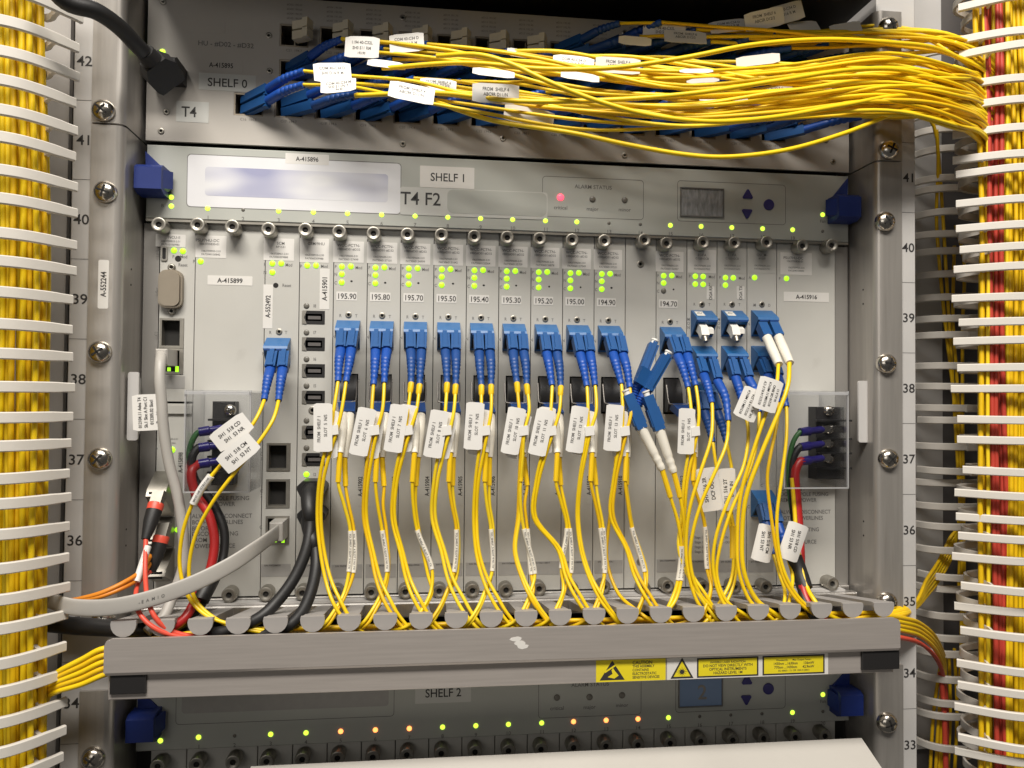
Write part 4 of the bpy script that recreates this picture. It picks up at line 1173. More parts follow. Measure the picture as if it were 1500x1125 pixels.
def flag(parent, c, w, h, ang=0, lines=(), trot=90, bend=0.0, m='tag', tilt=0.0, ink='inkgrey', r=1.2, name='tag', yaw=0.0, bold=0.012):
    """bent tag plate centred at c; ang turns it in its plane, yaw about the vertical"""
    c = Vector(c)
    rt = Matrix.Rotation(yaw, 3, 'Z') @ Matrix.Rotation(tilt, 3, 'X') @ Matrix.Rotation(-ang, 3, 'Y')
    ex, ez = rt @ Vector((1, 0, 0)), rt @ Vector((0, 0, 1))
    en = ex.cross(ez)
    def fn(off): return lambda a, b: c + ex*a + ez*b + en*(off - bend*(a/w*2)**2)
    vs = []; fs = []
    N = 7
    for th in (0.0, .22):
        f = fn(th)
        for i in range(N):
            u = -1 + 2*i/(N-1)
            a = u*w/2
            k = 1 if abs(u) < .99 else 1 - r/h*1.2
            vs += [f(a, -h/2*k), f(a, h/2*k)]
    for i in range(N-1):
        a = 2*i; b = 2*i+2; q = 2*N
        fs += [(a, a+1, b+1, b), (a+q, b+q, b+1+q, a+1+q), (a, b, b+q, a+q), (a+1, a+1+q, b+1+q, b+1)]
    fs += [(0, 2*N, 2*N+1, 1), (2*N-2, 2*N-1, 4*N-1, 4*N-2)]
    o = MB().add(vs, fs).build(name, m, parent, 50)
    if lines:
        mb = MB()
        for s_, hh, x, z in lines: mb.text(s_, fn(.34), hh, x, z, R(trot), .88, bold=bold)
        mb.build('lettering', ink, o)
    return o
def wrap(parent, pts, i0, r, txt, m='wboot'):
    """printed wrap label round a piece of cable (list of points)"""
    o = MB().tube(pts, r, 8).build('wrap_label', m, parent, 60)
    # lettering runs along the label on its front
    mb = MB()
    tot = [0.0]
    for a, b in zip(pts, pts[1:]): tot.append(tot[-1] + (Vector(b)-Vector(a)).length)
    Lt = tot[-1]
    def fn(a, b):
        s = min(max(a, 0), Lt*.999)
        for i in range(len(pts)-1):
            if tot[i+1] >= s: break
        p, q = Vector(pts[i]), Vector(pts[i+1])
        d = (q-p).normalized()
        sd = Vector((0, -1, 0)).cross(d).normalized()
        return p + d*(s-tot[i]) + sd*b*.8 + Vector((0, -r-.05, 0))
    mb.text(txt, fn, 1.25, Lt*.06, 0, 0, (Lt*.86)/max(1e-6, glyphs(txt, .012)[2]*1.25/.7), align='L')
    mb.build('lettering', 'ink', o)
    return o

# ---- two cords on every channel card
def J(a): return random.uniform(-a, a)
x6 = SX(6)
upT = [(-1, 0)]
def chan(k, freq, slot, bootm, wild=1.0):
    dx = SX(k) - x6
    V = lambda px, py, D: UP(px, py, D) + Vector((dx, 0, 0))
    g = 'cords of the channel cards'
    # upper cord
    t = thing('fiber_patch_cord', 'blue-booted yellow cord, upper port of the ' + which(k, freq), 'patch cord', V(560, 495, 18), g)
    sway = J(4.5)*wild; low = J(7.5)*wild; hz = J(4)
    ends = []
    for q, (bx, ex) in enumerate(((551.5, 548+J(1.5)), (568.5, 562+J(2)))):
        p0 = V(bx, 490, 17); p1 = V(ex, 562+J(3), -9)
        bm = bootm if not isinstance(bootm, tuple) else bootm[q]
        lc(t, p0, p1, bm, bend=(J(.4), 0, 1.6))
        off = (0, random.uniform(2.2, 5.5))[q]
        pts = [p1 + (p0-p1).normalized()*1.0, p1, V(ex-3, 600, -15) + Vector((sway*.3, 0, 0)), V(543.5+off*1.8, 630, -17) + Vector((sway*.6, 0, 0)), V(537+off*1.4, 668, -16) + Vector((sway, 0, 0)),
               V(532+off, 708, -14) + Vector((sway*1.3, 0, 0)), V(530+off, 760, -12) + Vector((sway*1.4, J(1), 0)), V(533+off, 810, -14) + Vector((low, J(1), 0)), V(541+off*1.5, 850, -19) + Vector((low, 0, 0)),
               V(552+off*2.2, 880, -24) + Vector((low, J(1), 0)), V(566+off*2, 903, -26) + Vector((low, 0, 0)), V(590+off*2, 925, -27) + Vector((low, 0, -1)), V(640+6*q, 934, -24), V(690+6*q, 936, -20)]
        cable(t, pts, 1.0, random.choice(('yellow', 'yellow', 'yellow3', 'yellow2')))
        if bm == 'bootdark':
            d = (pts[2]-pts[1]).normalized()
            MB().tube([p1 - d*.5, p1 + d*5, p1 + d*6.2], [1.75, 1.7, 1.15], 10).build('crimp_sleeve', 'sleeve', t)
        ends.append(pts)
    # small white clip joining both strands
    c = (ends[0][3] + ends[1][3])/2
    MB().obox(c + Vector((0, -.2, 0)), (2.6, 0, .4), (0, 1.5, 0), (-.2, 0, 2.6)).build('tag_clip', 'tag', t)
    a = R(J(8) - 7)
    txts = [('FROM  SHELF 1', 1.75, -2.2, -1), ('SLOT  %d  N/S' % slot, 1.75, 1.4, 1)]
    wdt = 10.2; hgt = 26.5
    flag(t, c + Vector((-6.2 + J(.9), -1.2, -.5 + J(4))), wdt, hgt, a, txts, 90, bend=J(.5), yaw=R(J(8)))
    if random.random() < .75:
        flag(t, c + Vector((-1.8 + J(1.2), 1.8, -1 + J(2.5))), 9.8, 26, a + R(J(7)), (), 90, bend=.6, yaw=R(J(10)))
    # lower cord
    t = thing('fiber_patch_cord', 'white-booted yellow cord, lower module of the ' + which(k, freq), 'patch cord', V(560, 600, 14), g)
    low = J(8)*wild; sw = J(3.4)*wild; sp_ = random.uniform(2.5, 8)
    lab = random.choice((.0, 1.0))
    for q in (0, 1):
        o2 = sp_*q
        p0 = V(553+12*q, 592, 15); pm = V(557+8*q, 607, 2); p1 = V(552.5+7*q+J(1), 664+6*q, -13+6*q)
        MB().obox((p0+pm)/2, (2.8, 0, 0), Vector((0, -2.0, 1.9)), (pm-p0)/2).build('connector', 'bootdark', t)
        rs = [2.9, 2.95, 2.8, 2.6, 2.0]
        MB().tube(spline([pm + (p0-pm)*.1, pm.lerp(p1, .3) + Vector((0, -1.5, 0)), pm.lerp(p1, .65) + Vector((0, -1, 0)), p1], 2)[:7], [2.7, 2.9, 2.9, 2.8, 2.6, 2.35, 2.1], 12).build('boot', 'wboot', t, 40)
        p2 = V(550+o2*1.6, 706+6*q, -14+5*q)
        MB().tube(spline([p1 + Vector((0, 0, .5)), p1.lerp(p2, .5), p2], 3), 1.55, 10).build('crimp_sleeve', 'sleeve', t)
        A = [p1, p2, V(553.5+o2, 740, -13+3*q) + Vector((sw, 0, 0)), V(560+o2*.8, 777, -12+2*q) + Vector((sw*1.4, 0, 0))]
        B = [V(567+o2*.5, 842+J(8), -15+q) + Vector((low*.6+J(2.5), 0, 0)), V(563.5+o2*.5, 868, -19+q) + Vector((low, 0, 0)), V(550.5+o2*.6, 893, -25+q) + Vector((low, 0, 0)), V(534+o2, 915, -28+q) + Vector((low, 0, 0)), V(500, 930, -24+q), V(450, 938, -20)]
        pts = spline(A + B, 6)
        MB().tube(pts, 1.0, 8).build('cable', random.choice(('yellow', 'yellow3', 'yellow2')), t, 60)
        i0 = 6*3; i1 = 6*4
        if q == 0 or lab: wrap(t, pts[i0:i1+1], 0, 1.5, 'TO_SHELF_%d SLOT %d N1.TX' % (5-q, slot))
bm = ['boot', 'boot', 'bootdark', 'bootdark', 'bootdark', 'bootdark', ('boot', 'bootdark'), 'boot', 'boot']
for i, f in enumerate(FREQ): chan(5+i, f, 5+i, bm[i])
chan(15, '194.70', 15, 'boot')

# ---- hand-laid cords on the remaining cards
def cord(label, loc, group=None, name='fiber_patch_cord', cat='patch cord'):
    return thing(name, label, cat, UP(*loc), group)
def strand(t, boot0, boot1, path, bootm='boot', bodym='connector', r=1.05, m='yellow', ridge=True, rb=(3.0, 2.7, 1.8), bend=None, fr=.34, latch=True, sub=6):
    p0, p1 = UP(*boot0), UP(*boot1)
    lc(t, p0, p1, bootm, bodym, ridge, rb=rb, bend=bend, fr=fr, latch=latch)
    pts = [p1 + (p0-p1).normalized()*1.0, p1] + pp(path)
    sp = spline(pts, sub)
    MB().tube(sp, r, 8).build('cable', m, t, 60)
    return sp
def tailR(x, y=905, D=-26): return [(x, y, D), (x+26, y+22, D), (x+90, y+30, -22)]
def tailL(x, y=905, D=-26): return [(x, y, D), (x-24, y+20, D), (x-90, y+32, -22)]
# management card cord (slot 3)
t = cord('yellow duplex cord with two slanting white tags from the A-552492 card', (408, 515, 18))
strand(t, (400, 519, 17), (387, 586, -9), [(376, 612, -16), (350, 650, -20), (320, 685, -22), (295, 716, -22), (276, 752, -21), (265, 795, -20), (264, 835, -20), (275, 872, -22), (300, 900, -25), (340, 915, -27), (430, 930, -24)], bend=(0, 0, 1.4))
sp = strand(t, (417, 519, 17), (408, 587, -9), [(400, 615, -17), (376, 652, -22), (344, 692, -24), (312, 735, -24), (288, 780, -22), (278, 820, -21), (278, 852, -21), (290, 884, -23), (322, 910, -26), (350, 920, -27), (440, 934, -24)], bend=(0, 0, 1.4))
flag(t, UP(339, 633, -23), 21.5, 11.5, R(38), [('SH1  S18 CD', 2.0, 0, 1.7), ('SH1  S3 NR', 2.0, .5, -1.9)], 0, bend=.5, ink='ink')
flag(t, UP(349, 664, -26.5), 21.5, 11.5, R(41), [('SH1  S18 CM', 2.0, 0, 1.7), ('SH1  S3 NT', 2.0, .5, -1.9)], 0, bend=.5, ink='ink')
wrap(t, spline(pp([(309, 697, -22.3), (295, 716, -22.3), (283, 738, -22)]), 4), 0, 2.1, 'SH1.S18.CD SH1.S3.NR', 'tag')
# unplugged cords hanging before the filler card
t = cord('unplugged duplex cord with blue boots and white dust caps before the filler card', (930, 620, 5))
for (a, b, c_) in (((938, 545, 2), (925, 588, -2), (957, 505, 4)), ((952, 565, -4), (930, 602, -6), (976, 522, -5))):
    p0, p1, cp = UP(*a), UP(*b), UP(*c_)
    lc(t, cp, p1, 'boot', 'connector', True, w=3.0, fr=.62, rb=(3.2, 2.9, 2.4))
    d = (cp-p1).normalized()
    MB().lathe(cp, d, [(-.5, 1.9), (2.4, 1.9), (2.5, 2.4), (3.4, 2.4)], 12).build('dust_cap', 'white', t)
    path = [(b[0]-10, b[1]+24, b[2]+8), (905, 655, 8), (900, 700, 8), (893, 760, 10), (889, 820, 6), (905, 868, -6), (930, 892, -20), (960, 912, -25), (1030, 930, -23)]
    cable(t, [p1 + d*1.0] + pp([(b[0], b[1], b[2])] + path), 1.05, 'yellow2')
c_ = (UP(941, 548, -2) + UP(952, 562, -6))/2
MB().obox(c_, (5.2, 1, -3.0), (0, 3.2, 0), (2.2, 0, 4.6)).build('duplex_clip', 'connector', t)
t = cord('unplugged duplex cord with long white boots and dust caps before the filler card', (955, 640, 0))
for a, c1, b, path in (((940, 628, -14), (919, 578, -12), (970, 688, -16), [(982, 728, -16), (993, 765, -15), (998, 800, -15), (993, 850, -17), (984, 878, -20)]),
                       ((966, 630, -16), (948, 580, -14), (987, 692, -18), [(996, 728, -18), (1002, 762, -17), (1003, 800, -16), (998, 850, -18), (989, 880, -21)])):
    p0, p1, cp = UP(*a), UP(*b), UP(*c1)
    d = (p0-cp).normalized()
    n = 3.0
    sd = d.cross(Vector((0, -1, 0))).normalized(); un = sd.cross(d)
    o = MB().obox(cp.lerp(p0, .5), sd*n, un*n, (p0-cp)*.5).obox(cp.lerp(p0, .62)-un*.2, sd*3.7, un*2.6, (p0-cp)*.25).build('connector', 'connector', t)
    MB().lathe(cp, -d, [(-.5, 1.9), (2.2, 1.9), (2.3, 2.4), (3.2, 2.4)], 12).build('dust_cap', 'white', t)
    q = spline([p0 - d*.6, p0.lerp(p1, .5), p1], 9)
    rs = [3.1 - .8*i/(len(q)-1) - (.35 if i > 9 and i % 3 == 0 else 0) for i in range(len(q))]
    MB().tube(q, rs, 12).build('boot', 'wboot', t, 40)
    sp = spline([p1] + pp(path + tailL(968, 905)), 6)
    MB().tube(sp, 1.05, 8).build('cable', 'yellow', t, 60)
    MB().tube(sp[0:7], 1.6, 10).build('crimp_sleeve', 'sleeve', t)
    wrap(t, sp[18:25], 0, 1.5, 'TO_SHELF_5 SLOT 14 N1.TX')
# amplifier card in slot 16
G16 = 'cords of the amplifier cards'
t = cord('yellow duplex cord in the middle port of the OGA RX card, crossing over tags', (1030, 530, 18))
strand(t, (1025, 530, 17), (1043, 591, -11), [(1042, 640, -20), (1026, 692, -24), (1011, 742, -24), (1005, 790, -22), (1007, 832, -22), (1020, 878, -24)] + tailR(1040, 908), bend=(0, 0, 1.5))
strand(t, (1043, 530, 17), (1067, 617, -13), [(1064, 650, -21), (1048, 690, -25), (1028, 735, -25), (1015, 780, -24), (1011, 822, -23), (1024, 868, -25)] + tailR(1060, 905), bend=(1.5, 0, 2.2))
t = cord('yellow duplex cord in the bottom port of the OGA RX card with tags DCF OUT', (1030, 585, 18))
strand(t, (1025, 580, 17), (1044, 648, -2), [(1049, 682, -6), (1056, 720, -8), (1066, 752, -9), (1074, 800, -12), (1072, 845, -15), (1056, 880, -20)] + tailL(1036, 908), bootm='bootdark', bend=(0, 0, 1.5))
strand(t, (1043, 580, 17), (1064, 647, 0), [(1072, 690, -5), (1070, 740, -7), (1077, 790, -10), (1076, 850, -14), (1060, 890, -20)] + tailL(1044, 910), bootm='bootdark', bend=(0, 0, 1.5))
flag(t, UP(1038, 717, -13), 13.5, 25.5, R(8), [('SH1  S16 2R', 2.3, -2, 0), ('DCF OUT', 2.3, 2.2, 0)], 90, bend=.4, ink='ink', yaw=R(-6))
flag(t, UP(1066, 717, -10.5), 11, 25, R(3), [('SH1  S16 2T', 2.3, -1.6, -1), ('DCF IN', 2.3, 2.4, 0)], 90, bend=.4, ink='ink', yaw=R(6))
for q in (0, 1):
    MB().tube(spline(pp([(1075-q*2, 770, -11), (1075-q*2, 795, -11.6), (1075-q*2, 818, -12.5)]), 3), 1.7, 8).build('yellow_band', 'sleeve', t)
# slot 17
t = cord('yellow duplex cord in the lower port of the OGA TX card', (1075, 530, 18))
strand(t, (1071, 530, 17), (1090, 600, -6), [(1096, 630, -12), (1090, 680, -18), (1066, 735, -22), (1048, 790, -22), (1045, 835, -22), (1057, 878, -24)] + tailR(1080, 908), bend=(0, 0, 1.5))
strand(t, (1088, 530, 17), (1112, 604, -6), [(1110, 640, -12), (1098, 690, -17), (1072, 745, -20), (1055, 800, -20), (1050, 842, -20), (1064, 880, -23)] + tailR(1098, 905), bend=(1, 0, 2.2))
# slot 18
t = cord('yellow duplex cord with long white boots in the top port of the supervisory card', (1120, 478, 18))
for b0, b1, path in (((1116, 478, 17), (1141, 534, -14), [(1137, 565, -22), (1122, 605, -25), (1102, 665, -25), (1085, 725, -23), (1080, 785, -22), (1083, 840, -23), (1100, 882, -25)] + tailR(1128, 904)),
                     ((1133, 478, 17), (1157, 532, -16), [(1154, 565, -24), (1140, 605, -27), (1114, 668, -27), (1093, 728, -25), (1087, 785, -24), (1090, 838, -25), (1108, 878, -26)] + tailR(1140, 903))):
    p0, p1 = UP(*b0), UP(*b1)
    d = (p1-p0).normalized()
    MB().obox(p0.lerp(p1, .15), (2.9, 0, 0), Vector((1, 0, 0)).cross(d).normalized()*2.9, (p1-p0)*.17).build('connector', 'connector', t)
    pm = p0.lerp(p1, .30)
    MB().tube([pm, pm + d*.6, pm.lerp(p1, .5), p1 - d*.6, p1], [2.6, 3.0, 2.95, 2.6, 2.3], 14).build('boot', 'wboot', t, 40)
    MB().tube(spline([p1 - d] + pp(path), 6), 1.35 if b0[0] > 1120 else 1.1, 8).build('cable', 'yellow', t, 60)
flag(t, UP(1098, 592, -26), 13.5, 18.5, R(-24), [('01210M.11 M01C4', 1.5, -3.2, 0), ('01213.14 R1.27A', 1.5, 0, -.3), ('O/L FL FROM 13', 1.5, 3, -.6)], 90, bend=.5, ink='ink')
flag(t, UP(1125, 578, -29), 14.5, 19, R(-17), [('01213.14 R1.F CV', 1.5, -3.6, 0), ('01210M.11 M01C4', 1.5, -.6, 0), ('01210 OR BNO', 1.5, 2.2, 0), ('N 61,4 11', 1.5, 5, 1)], 90, bend=.5, ink='ink')
t = cord('yellow duplex cord with blue boots in the D port of the supervisory card', (1120, 530, 18))
strand(t, (1116, 530, 17), (1140, 590, -4), [(1138, 620, -12), (1128, 670, -17), (1124, 700, -18), (1130, 760, -18), (1138, 810, -19), (1150, 852, -22), (1172, 884, -25)] + tailR(1200, 905), bend=(0, 0, 1.5), m='yellow2')
strand(t, (1133, 530, 17), (1152, 596, -6), [(1152, 640, -14), (1145, 700, -18), (1138, 760, -19), (1142, 812, -20), (1155, 852, -23), (1178, 884, -25)] + tailR(1208, 903), bend=(0, 0, 1.5))
t = cord('yellow duplex cord in the C port of the supervisory card with curled tags', (1120, 742, 18))
strand(t, (1116, 741, 17), (1133, 812, 0), [(1142, 842, -8), (1150, 870, -18)] + tailL(1140, 905), bootm='bootdark', bend=(0, 0, 1.5))
strand(t, (1132, 741, 17), (1154, 818, -2), [(1161, 845, -10), (1158, 870, -18)] + tailL(1148, 908), bend=(0, 0, 1.5))
flag(t, UP(1121, 796, -14), 12, 22, R(-14), [('SH1 S18 CM', 2.0, 1.6, 1), ('SH1 S3 NT', 2.0, -2, 1)], -84, bend=1.4, ink='ink')
flag(t, UP(1163, 794, -16), 13, 22.5, R(-20), [('SH1 S18 CD', 2.0, 1.8, 1), ('SH1 S3 NR', 2.0, -2, 1)], -84, bend=1.4, ink='ink')

# ---- power wiring
def wire(label, pts, r, m, cat='wire', name='power_wire', group=None):
    return plain_cable(name, label, cat, pts, r, m, group, 10)
def lug(path, label):
    t = thing('power_wire', label, 'wire', path[0])
    return t
def power(wires):
    for label, m, crimp0, crimp1, path, r in wires:
        t = thing('power_wire', label, 'wire', UP(*crimp0))
        a, b = UP(*crimp0), UP(*crimp1)
        MB().tube([a, a.lerp(b, .08), a.lerp(b, .55), a.lerp(b, .6), b], [1.6, 2.2, 2.2, 2.9, 2.7], 12).build('crimp_sleeve', 'crimp', t, 40)
        MB().obox(a + (a-b).normalized()*2.5, (a-b).normalized()*3, (0, .5, 0), (0, 0, 2.2)).build('spade_lug', 'chrome', t)
        cable(t, [b + (a-b).normalized()*2, b] + pp(path), r, m)
power([('green and yellow earth wire crimped under the A-415899 power supply cover', 'green', (328, 627, 13), (291, 633, 9), [(282, 645, 8), (277, 668, 8), (284, 700, 9), (300, 735, 9), (316, 770, 6), (314, 810, 3), (304, 850, -4), (284, 888, -14), (262, 915, -20), (230, 926, -22)], 1.6),
       ('black power wire crimped under the A-415899 power supply cover', 'rubber', (328, 651, 13), (291, 656, 9), [(282, 668, 7), (284, 700, 6), (310, 735, 6), (328, 775, 3), (327, 815, 0), (315, 850, -6), (290, 892, -16), (266, 914, -22), (235, 928, -24)], 2.4),
       ('red power wire crimped under the A-415899 power supply cover', 'redwire', (328, 674, 12), (291, 680, 8), [(281, 690, 4), (286, 722, 2), (305, 752, 0), (314, 790, -3), (309, 830, -7), (300, 852, -10), (284, 884, -18), (268, 908, -24), (240, 926, -26)], 2.6)])
power([('green and yellow earth wire crimped under the A-415916 power supply cover', 'green', (1206, 629, 13), (1172, 633, 10), [(1163, 645, 10), (1156, 675, 11), (1156, 715, 11), (1162, 760, 8), (1168, 800, 2), (1176, 850, -12), (1196, 884, -22), (1215, 905, -25), (1250, 915, -24)], 1.6),
       ('black power wire crimped under the A-415916 power supply cover', 'rubber', (1206, 650, 13), (1172, 655, 10), [(1163, 668, 10), (1160, 700, 10), (1163, 750, 8), (1170, 800, 2), (1172, 850, -10), (1180, 884, -20), (1196, 908, -25), (1230, 918, -24)], 2.4),
       ('red power wire crimped under the A-415916 power supply cover', 'redwire', (1206, 671, 12), (1172, 676, 9), [(1165, 690, 8), (1167, 730, 7), (1170, 770, 4), (1172, 810, -1), (1174, 850, -11), (1184, 884, -20), (1204, 907, -25), (1240, 916, -24)], 2.8)])
sl = MB().tube(spline(pp([(1163, 815, -4), (1172, 840, -8), (1179, 862, -13)]), 4), [4.6]*9, 14).build('heat_shrink_sleeve', 'rubber')
tag_props(sl, 'black heat-shrink sleeve round the power wires of the A-415916 supply', 'sleeve')
sl = MB().tube(spline(pp([(313, 838, -8), (304, 858, -11), (294, 880, -16)]), 4), [4.4]*9, 14).build('heat_shrink_sleeve', 'rubber')
tag_props(sl, 'black heat-shrink sleeve round the power wires of the A-415899 supply', 'sleeve')
# earth stripe
for lab, p in (('yellow striped earth wire beside the black sleeve under the A-415916 supply', [(1160, 700, 7), (1164, 750, 4), (1168, 800, -4), (1182, 860, -16), (1192, 878, -23), (1206, 896, -27), (1240, 912, -26)]),):
    wire(lab, pp(p), 1.3, 'yellow')
# ---- black stacked plugs on the expansion card
for (z0p, z1p, path, lab, D0) in ((704, 735, [(455, 760, -2), (450, 800, -8), (432, 845, -14), (405, 882, -20), (380, 905, -25), (340, 922, -26), (290, 932, -24)], 'black cable with moulded plug in the I2 port of the expansion card', 14),
                                  (744, 775, [(462, 800, -6), (463, 830, -12), (455, 868, -18), (440, 900, -23), (415, 922, -26), (370, 932, -24)], 'black cable with moulded plug in the lowest port of the expansion card', 14)):
    t = thing('control_cable', lab, 'cable', UP(456, z0p, YC))
    a = UP(436, z1p-8, D0); b = UP(477, z0p, D0)
    o = MB().prism([(a.x+2, a.z), (b.x-2, a.z), (b.x, a.z+4), (b.x, b.z-3), (b.x-3, b.z), (a.x+3, b.z), (a.x, b.z-3), (a.x, a.z+4)], D0-3, YC-.4).build('plug_body', 'black', t)
    cx = (a.x+b.x)/2
    p = Vector((cx, D0-2, (a.z+b.z)/2-1)); q = pp(path[:1])[0]
    MB().tube(spline([p, p + Vector((0, -7, -2)), p.lerp(q, .75) + Vector((0, -4, 0)), q], 3), [5.0, 5.0, 4.9, 4.8, 4.6, 4.4, 4.2, 4.0, 3.8, 3.6], 14).build('strain_relief', 'rubber', t, 50)
    cable(t, [p.lerp(q, .8) + Vector((0, -3, 0))] + pp(path), 3.2, 'rubber', n=12)
# ---- grey network cables
t = thing('network_cable', 'grey round network cable hanging from the control card with a printed flag', 'network cable', UP(236, 520, 20))
a = UP(232, 535, 16); b = UP(250, 512, 16)
MB().box(a.x, b.x, 10, YC-.6, a.z, b.z, .8).build('plug', 'grey', t)
pth = spline(pp([(236, 520, 12), (235, 530, 4), (234, 555, 0), (237, 590, -1), (240, 630, -1), (248, 680, 0), (261, 730, 1), (268, 780, 1), (268, 830, 0), (255, 868, -4), (238, 905, -14), (215, 926, -20)]), 6)
MB().tube(pth, 2.9, 12).build('cable', 'grey', t, 60)
flag(t, UP(218, 604, -3), 16.5, 20, R(3), [('012104.11 Adva T4', 1.7, -4.6, 0), ('Sh.1 Slot A Port C1', 1.7, -1.6, 0), ('013205.02 Slot1', 1.7, 1.4, 0), ('Port 14', 1.7, 4.4, -3)], 90, bend=1.0, ink='ink', yaw=R(12))
t = thing('network_cable', 'flat grey network cable sweeping from the lit jack of the A-552492 card', 'network cable', UP(408, 778, 20))
a = UP(396, 792, 16); b = UP(416, 764, 16)
MB().box(a.x, b.x, 12, YC-.4, a.z, b.z, .6).build('plug', 'grey', t)
fp = spline(pp([(408, 778, 14), (398, 786, 2), (375, 803, -14), (335, 829, -24), (280, 856, -31), (220, 877, -35), (165, 889, -36), (115, 890, -30), (86, 884, -20), (60, 874, -8)]), 8)
MB().tube(fp, 1.0, 16, flat=(4.3, 1.0), upv=(0, 0, 1)).build('cable', 'grey', t, 60)
mb = MB()
def fpfn(a, b):
    i = int(len(fp)*.60); p, q = fp[i], fp[i-6]
    L = (q-p).length; d = (q-p)/L
    return p + d*(a+6) + Vector((0, 0, 1))*(b-.3) + Vector((0, -1.25-.012*(a+6)**2*0, 0))
MB().text('- E  A  M  I  O', fpfn, 1.5, 2, 0, R(0)).build('jacket_print', 'inkgrey', t)
# ---- coral cords in the transceivers of the narrow half-height card
for q, (b0, b1, bm_, path, lab) in enumerate((((232, 728, 6), (213, 790, -6), 'rubber', [(213, 812, -12), (213, 845, -20), (217, 880, -31), (228, 905, -34), (255, 926, -32), (330, 936, -26)], 'coral fiber cord with black boot from the upper transceiver'),
                                     ((240, 775, 8), (222, 838, 0), 'rubber', [(205, 850, -10), (199, 872, -22), (203, 896, -32), (222, 917, -35), (255, 931, -33), (330, 940, -26)], 'coral fiber cord with black boot and wrap label from the middle transceiver'))):
    t = cord(lab, b0)
    p0, p1 = UP(*b0), UP(*b1)
    d = (p1-p0).normalized()
    MB().obox(p0 + d*1.0, (3.1, 0, .3), (0, 2.8, -1), d*4).build('connector', 'nickel', t)
    MB().tube([p0+d*4, p0+d*5, p0+d*8], [4.2, 4.4, 4.2], 12).build('red_collar', 'coral', t)
    MB().tube([p0+d*8, p0.lerp(p1, .6), p1], [4.2, 3.9, 2.2], 12).build('boot', bm_, t)
    cable(t, [p1 - d] + pp(path), 1.25, 'coral')
    if q: wrap(t, spline(pp([(217, 800, -9), (207, 830, -14), (200, 852, -18)]), 4), 0, 1.9, 'SH1.S18.SFP NTP', 'tag')
for q in (0, 1):
    plain_cable('fiber_cable', 'orange fiber cable slanting across the ear below unit 36', 'cable', pp([(222, 812+10*q, 2), (205, 838+8*q, -14), (180, 854+7*q, -24), (150, 868+5*q, -28), (118, 877+2*q, -24), (96, 880, -6)]), 1.25, 'orange', 'orange pair leaving toward the finger duct')
# ---- black power cord at the top
t = thing('mains_lead', 'thick black power cord with angled plug at the corner of the filter shelf', 'power cord', UP(240, 100, 20))
cable(t, pp([(60, -40, -60), (96, 2, -52), (140, 16, -44), (175, 40, -32), (200, 66, -20), (218, 84, -10)]), 4.3, 'rubber', n=14)
a, b = UP(212, 76, -14), UP(250, 122, 6)
d = (b-a).normalized(); sd = d.cross(Vector((0, -1, 0))).normalized(); un = sd.cross(d)
pl = MB()
pl.tube([a, a + d*6], [5.0, 5.8], 12)
for f0_, f1_, w0, w1 in ((.28, .52, 6.2, 9.5), (.52, .86, 9.5, 9.0), (.86, 1.0, 9.0, 7.6)):
    A, B = a.lerp(b, f0_), a.lerp(b, f1_)
    vs = [A+sd*w0+un*5, A-sd*w0+un*5, A-sd*w0-un*5, A+sd*w0-un*5, B+sd*w1+un*5, B-sd*w1+un*5, B-sd*w1-un*5, B+sd*w1-un*5]
    pl.add(vs, [(0, 1, 2, 3), (7, 6, 5, 4), (0, 4, 5, 1), (1, 5, 6, 2), (2, 6, 7, 3), (3, 7, 4, 0)])
pl.build('plug', 'rubber', t)
MB().box(UP(245, 100, 20).x-9, UP(245, 100, 20).x+9, 8, YM, UP(245, 120, 20).z, UP(245, 95, 20).z, 1).build('socket_shell', 'black', t)

# ------------------------------------------------------------------ the filter shelf's cords and dust caps
rt_ = random.Random(5)
nrow = {0: 0, 1: 0, 2: 0}
lane = 0
specs = []
for r, k, x, z in ports:
    if r == 0 and k < 8: continue
    if r == 0 and k not in (8, 9, 10, 11, 12, 13, 14): continue
    specs.append((r, k, x, z))
for r, k, x, z in ports:
    if r == 0 and k < 8:
        t = thing('dust_cap', 'pale duplex dust cap in an unused top-row filter port', 'dust cap', (x, YM, z), 'dust caps of the filter shelf')
        for q in (-1, 1):
            p = Vector((x + 3.2, YM-2, z + q*3.0))
            MB().obox(p + Vector((1.5, -4, 0)), (3.6, -1.8, 0), (1.2, 2.6, 0), (0, 0, 2.5)).build('cap_body', 'beige', t)
            MB().obox(p + Vector((6.2, -7.4, .2)), (1.6, -.8, 0), (1.4, 2.9, 0), (0, 0, 2.7)).build('cap_grip', 'beige', t)
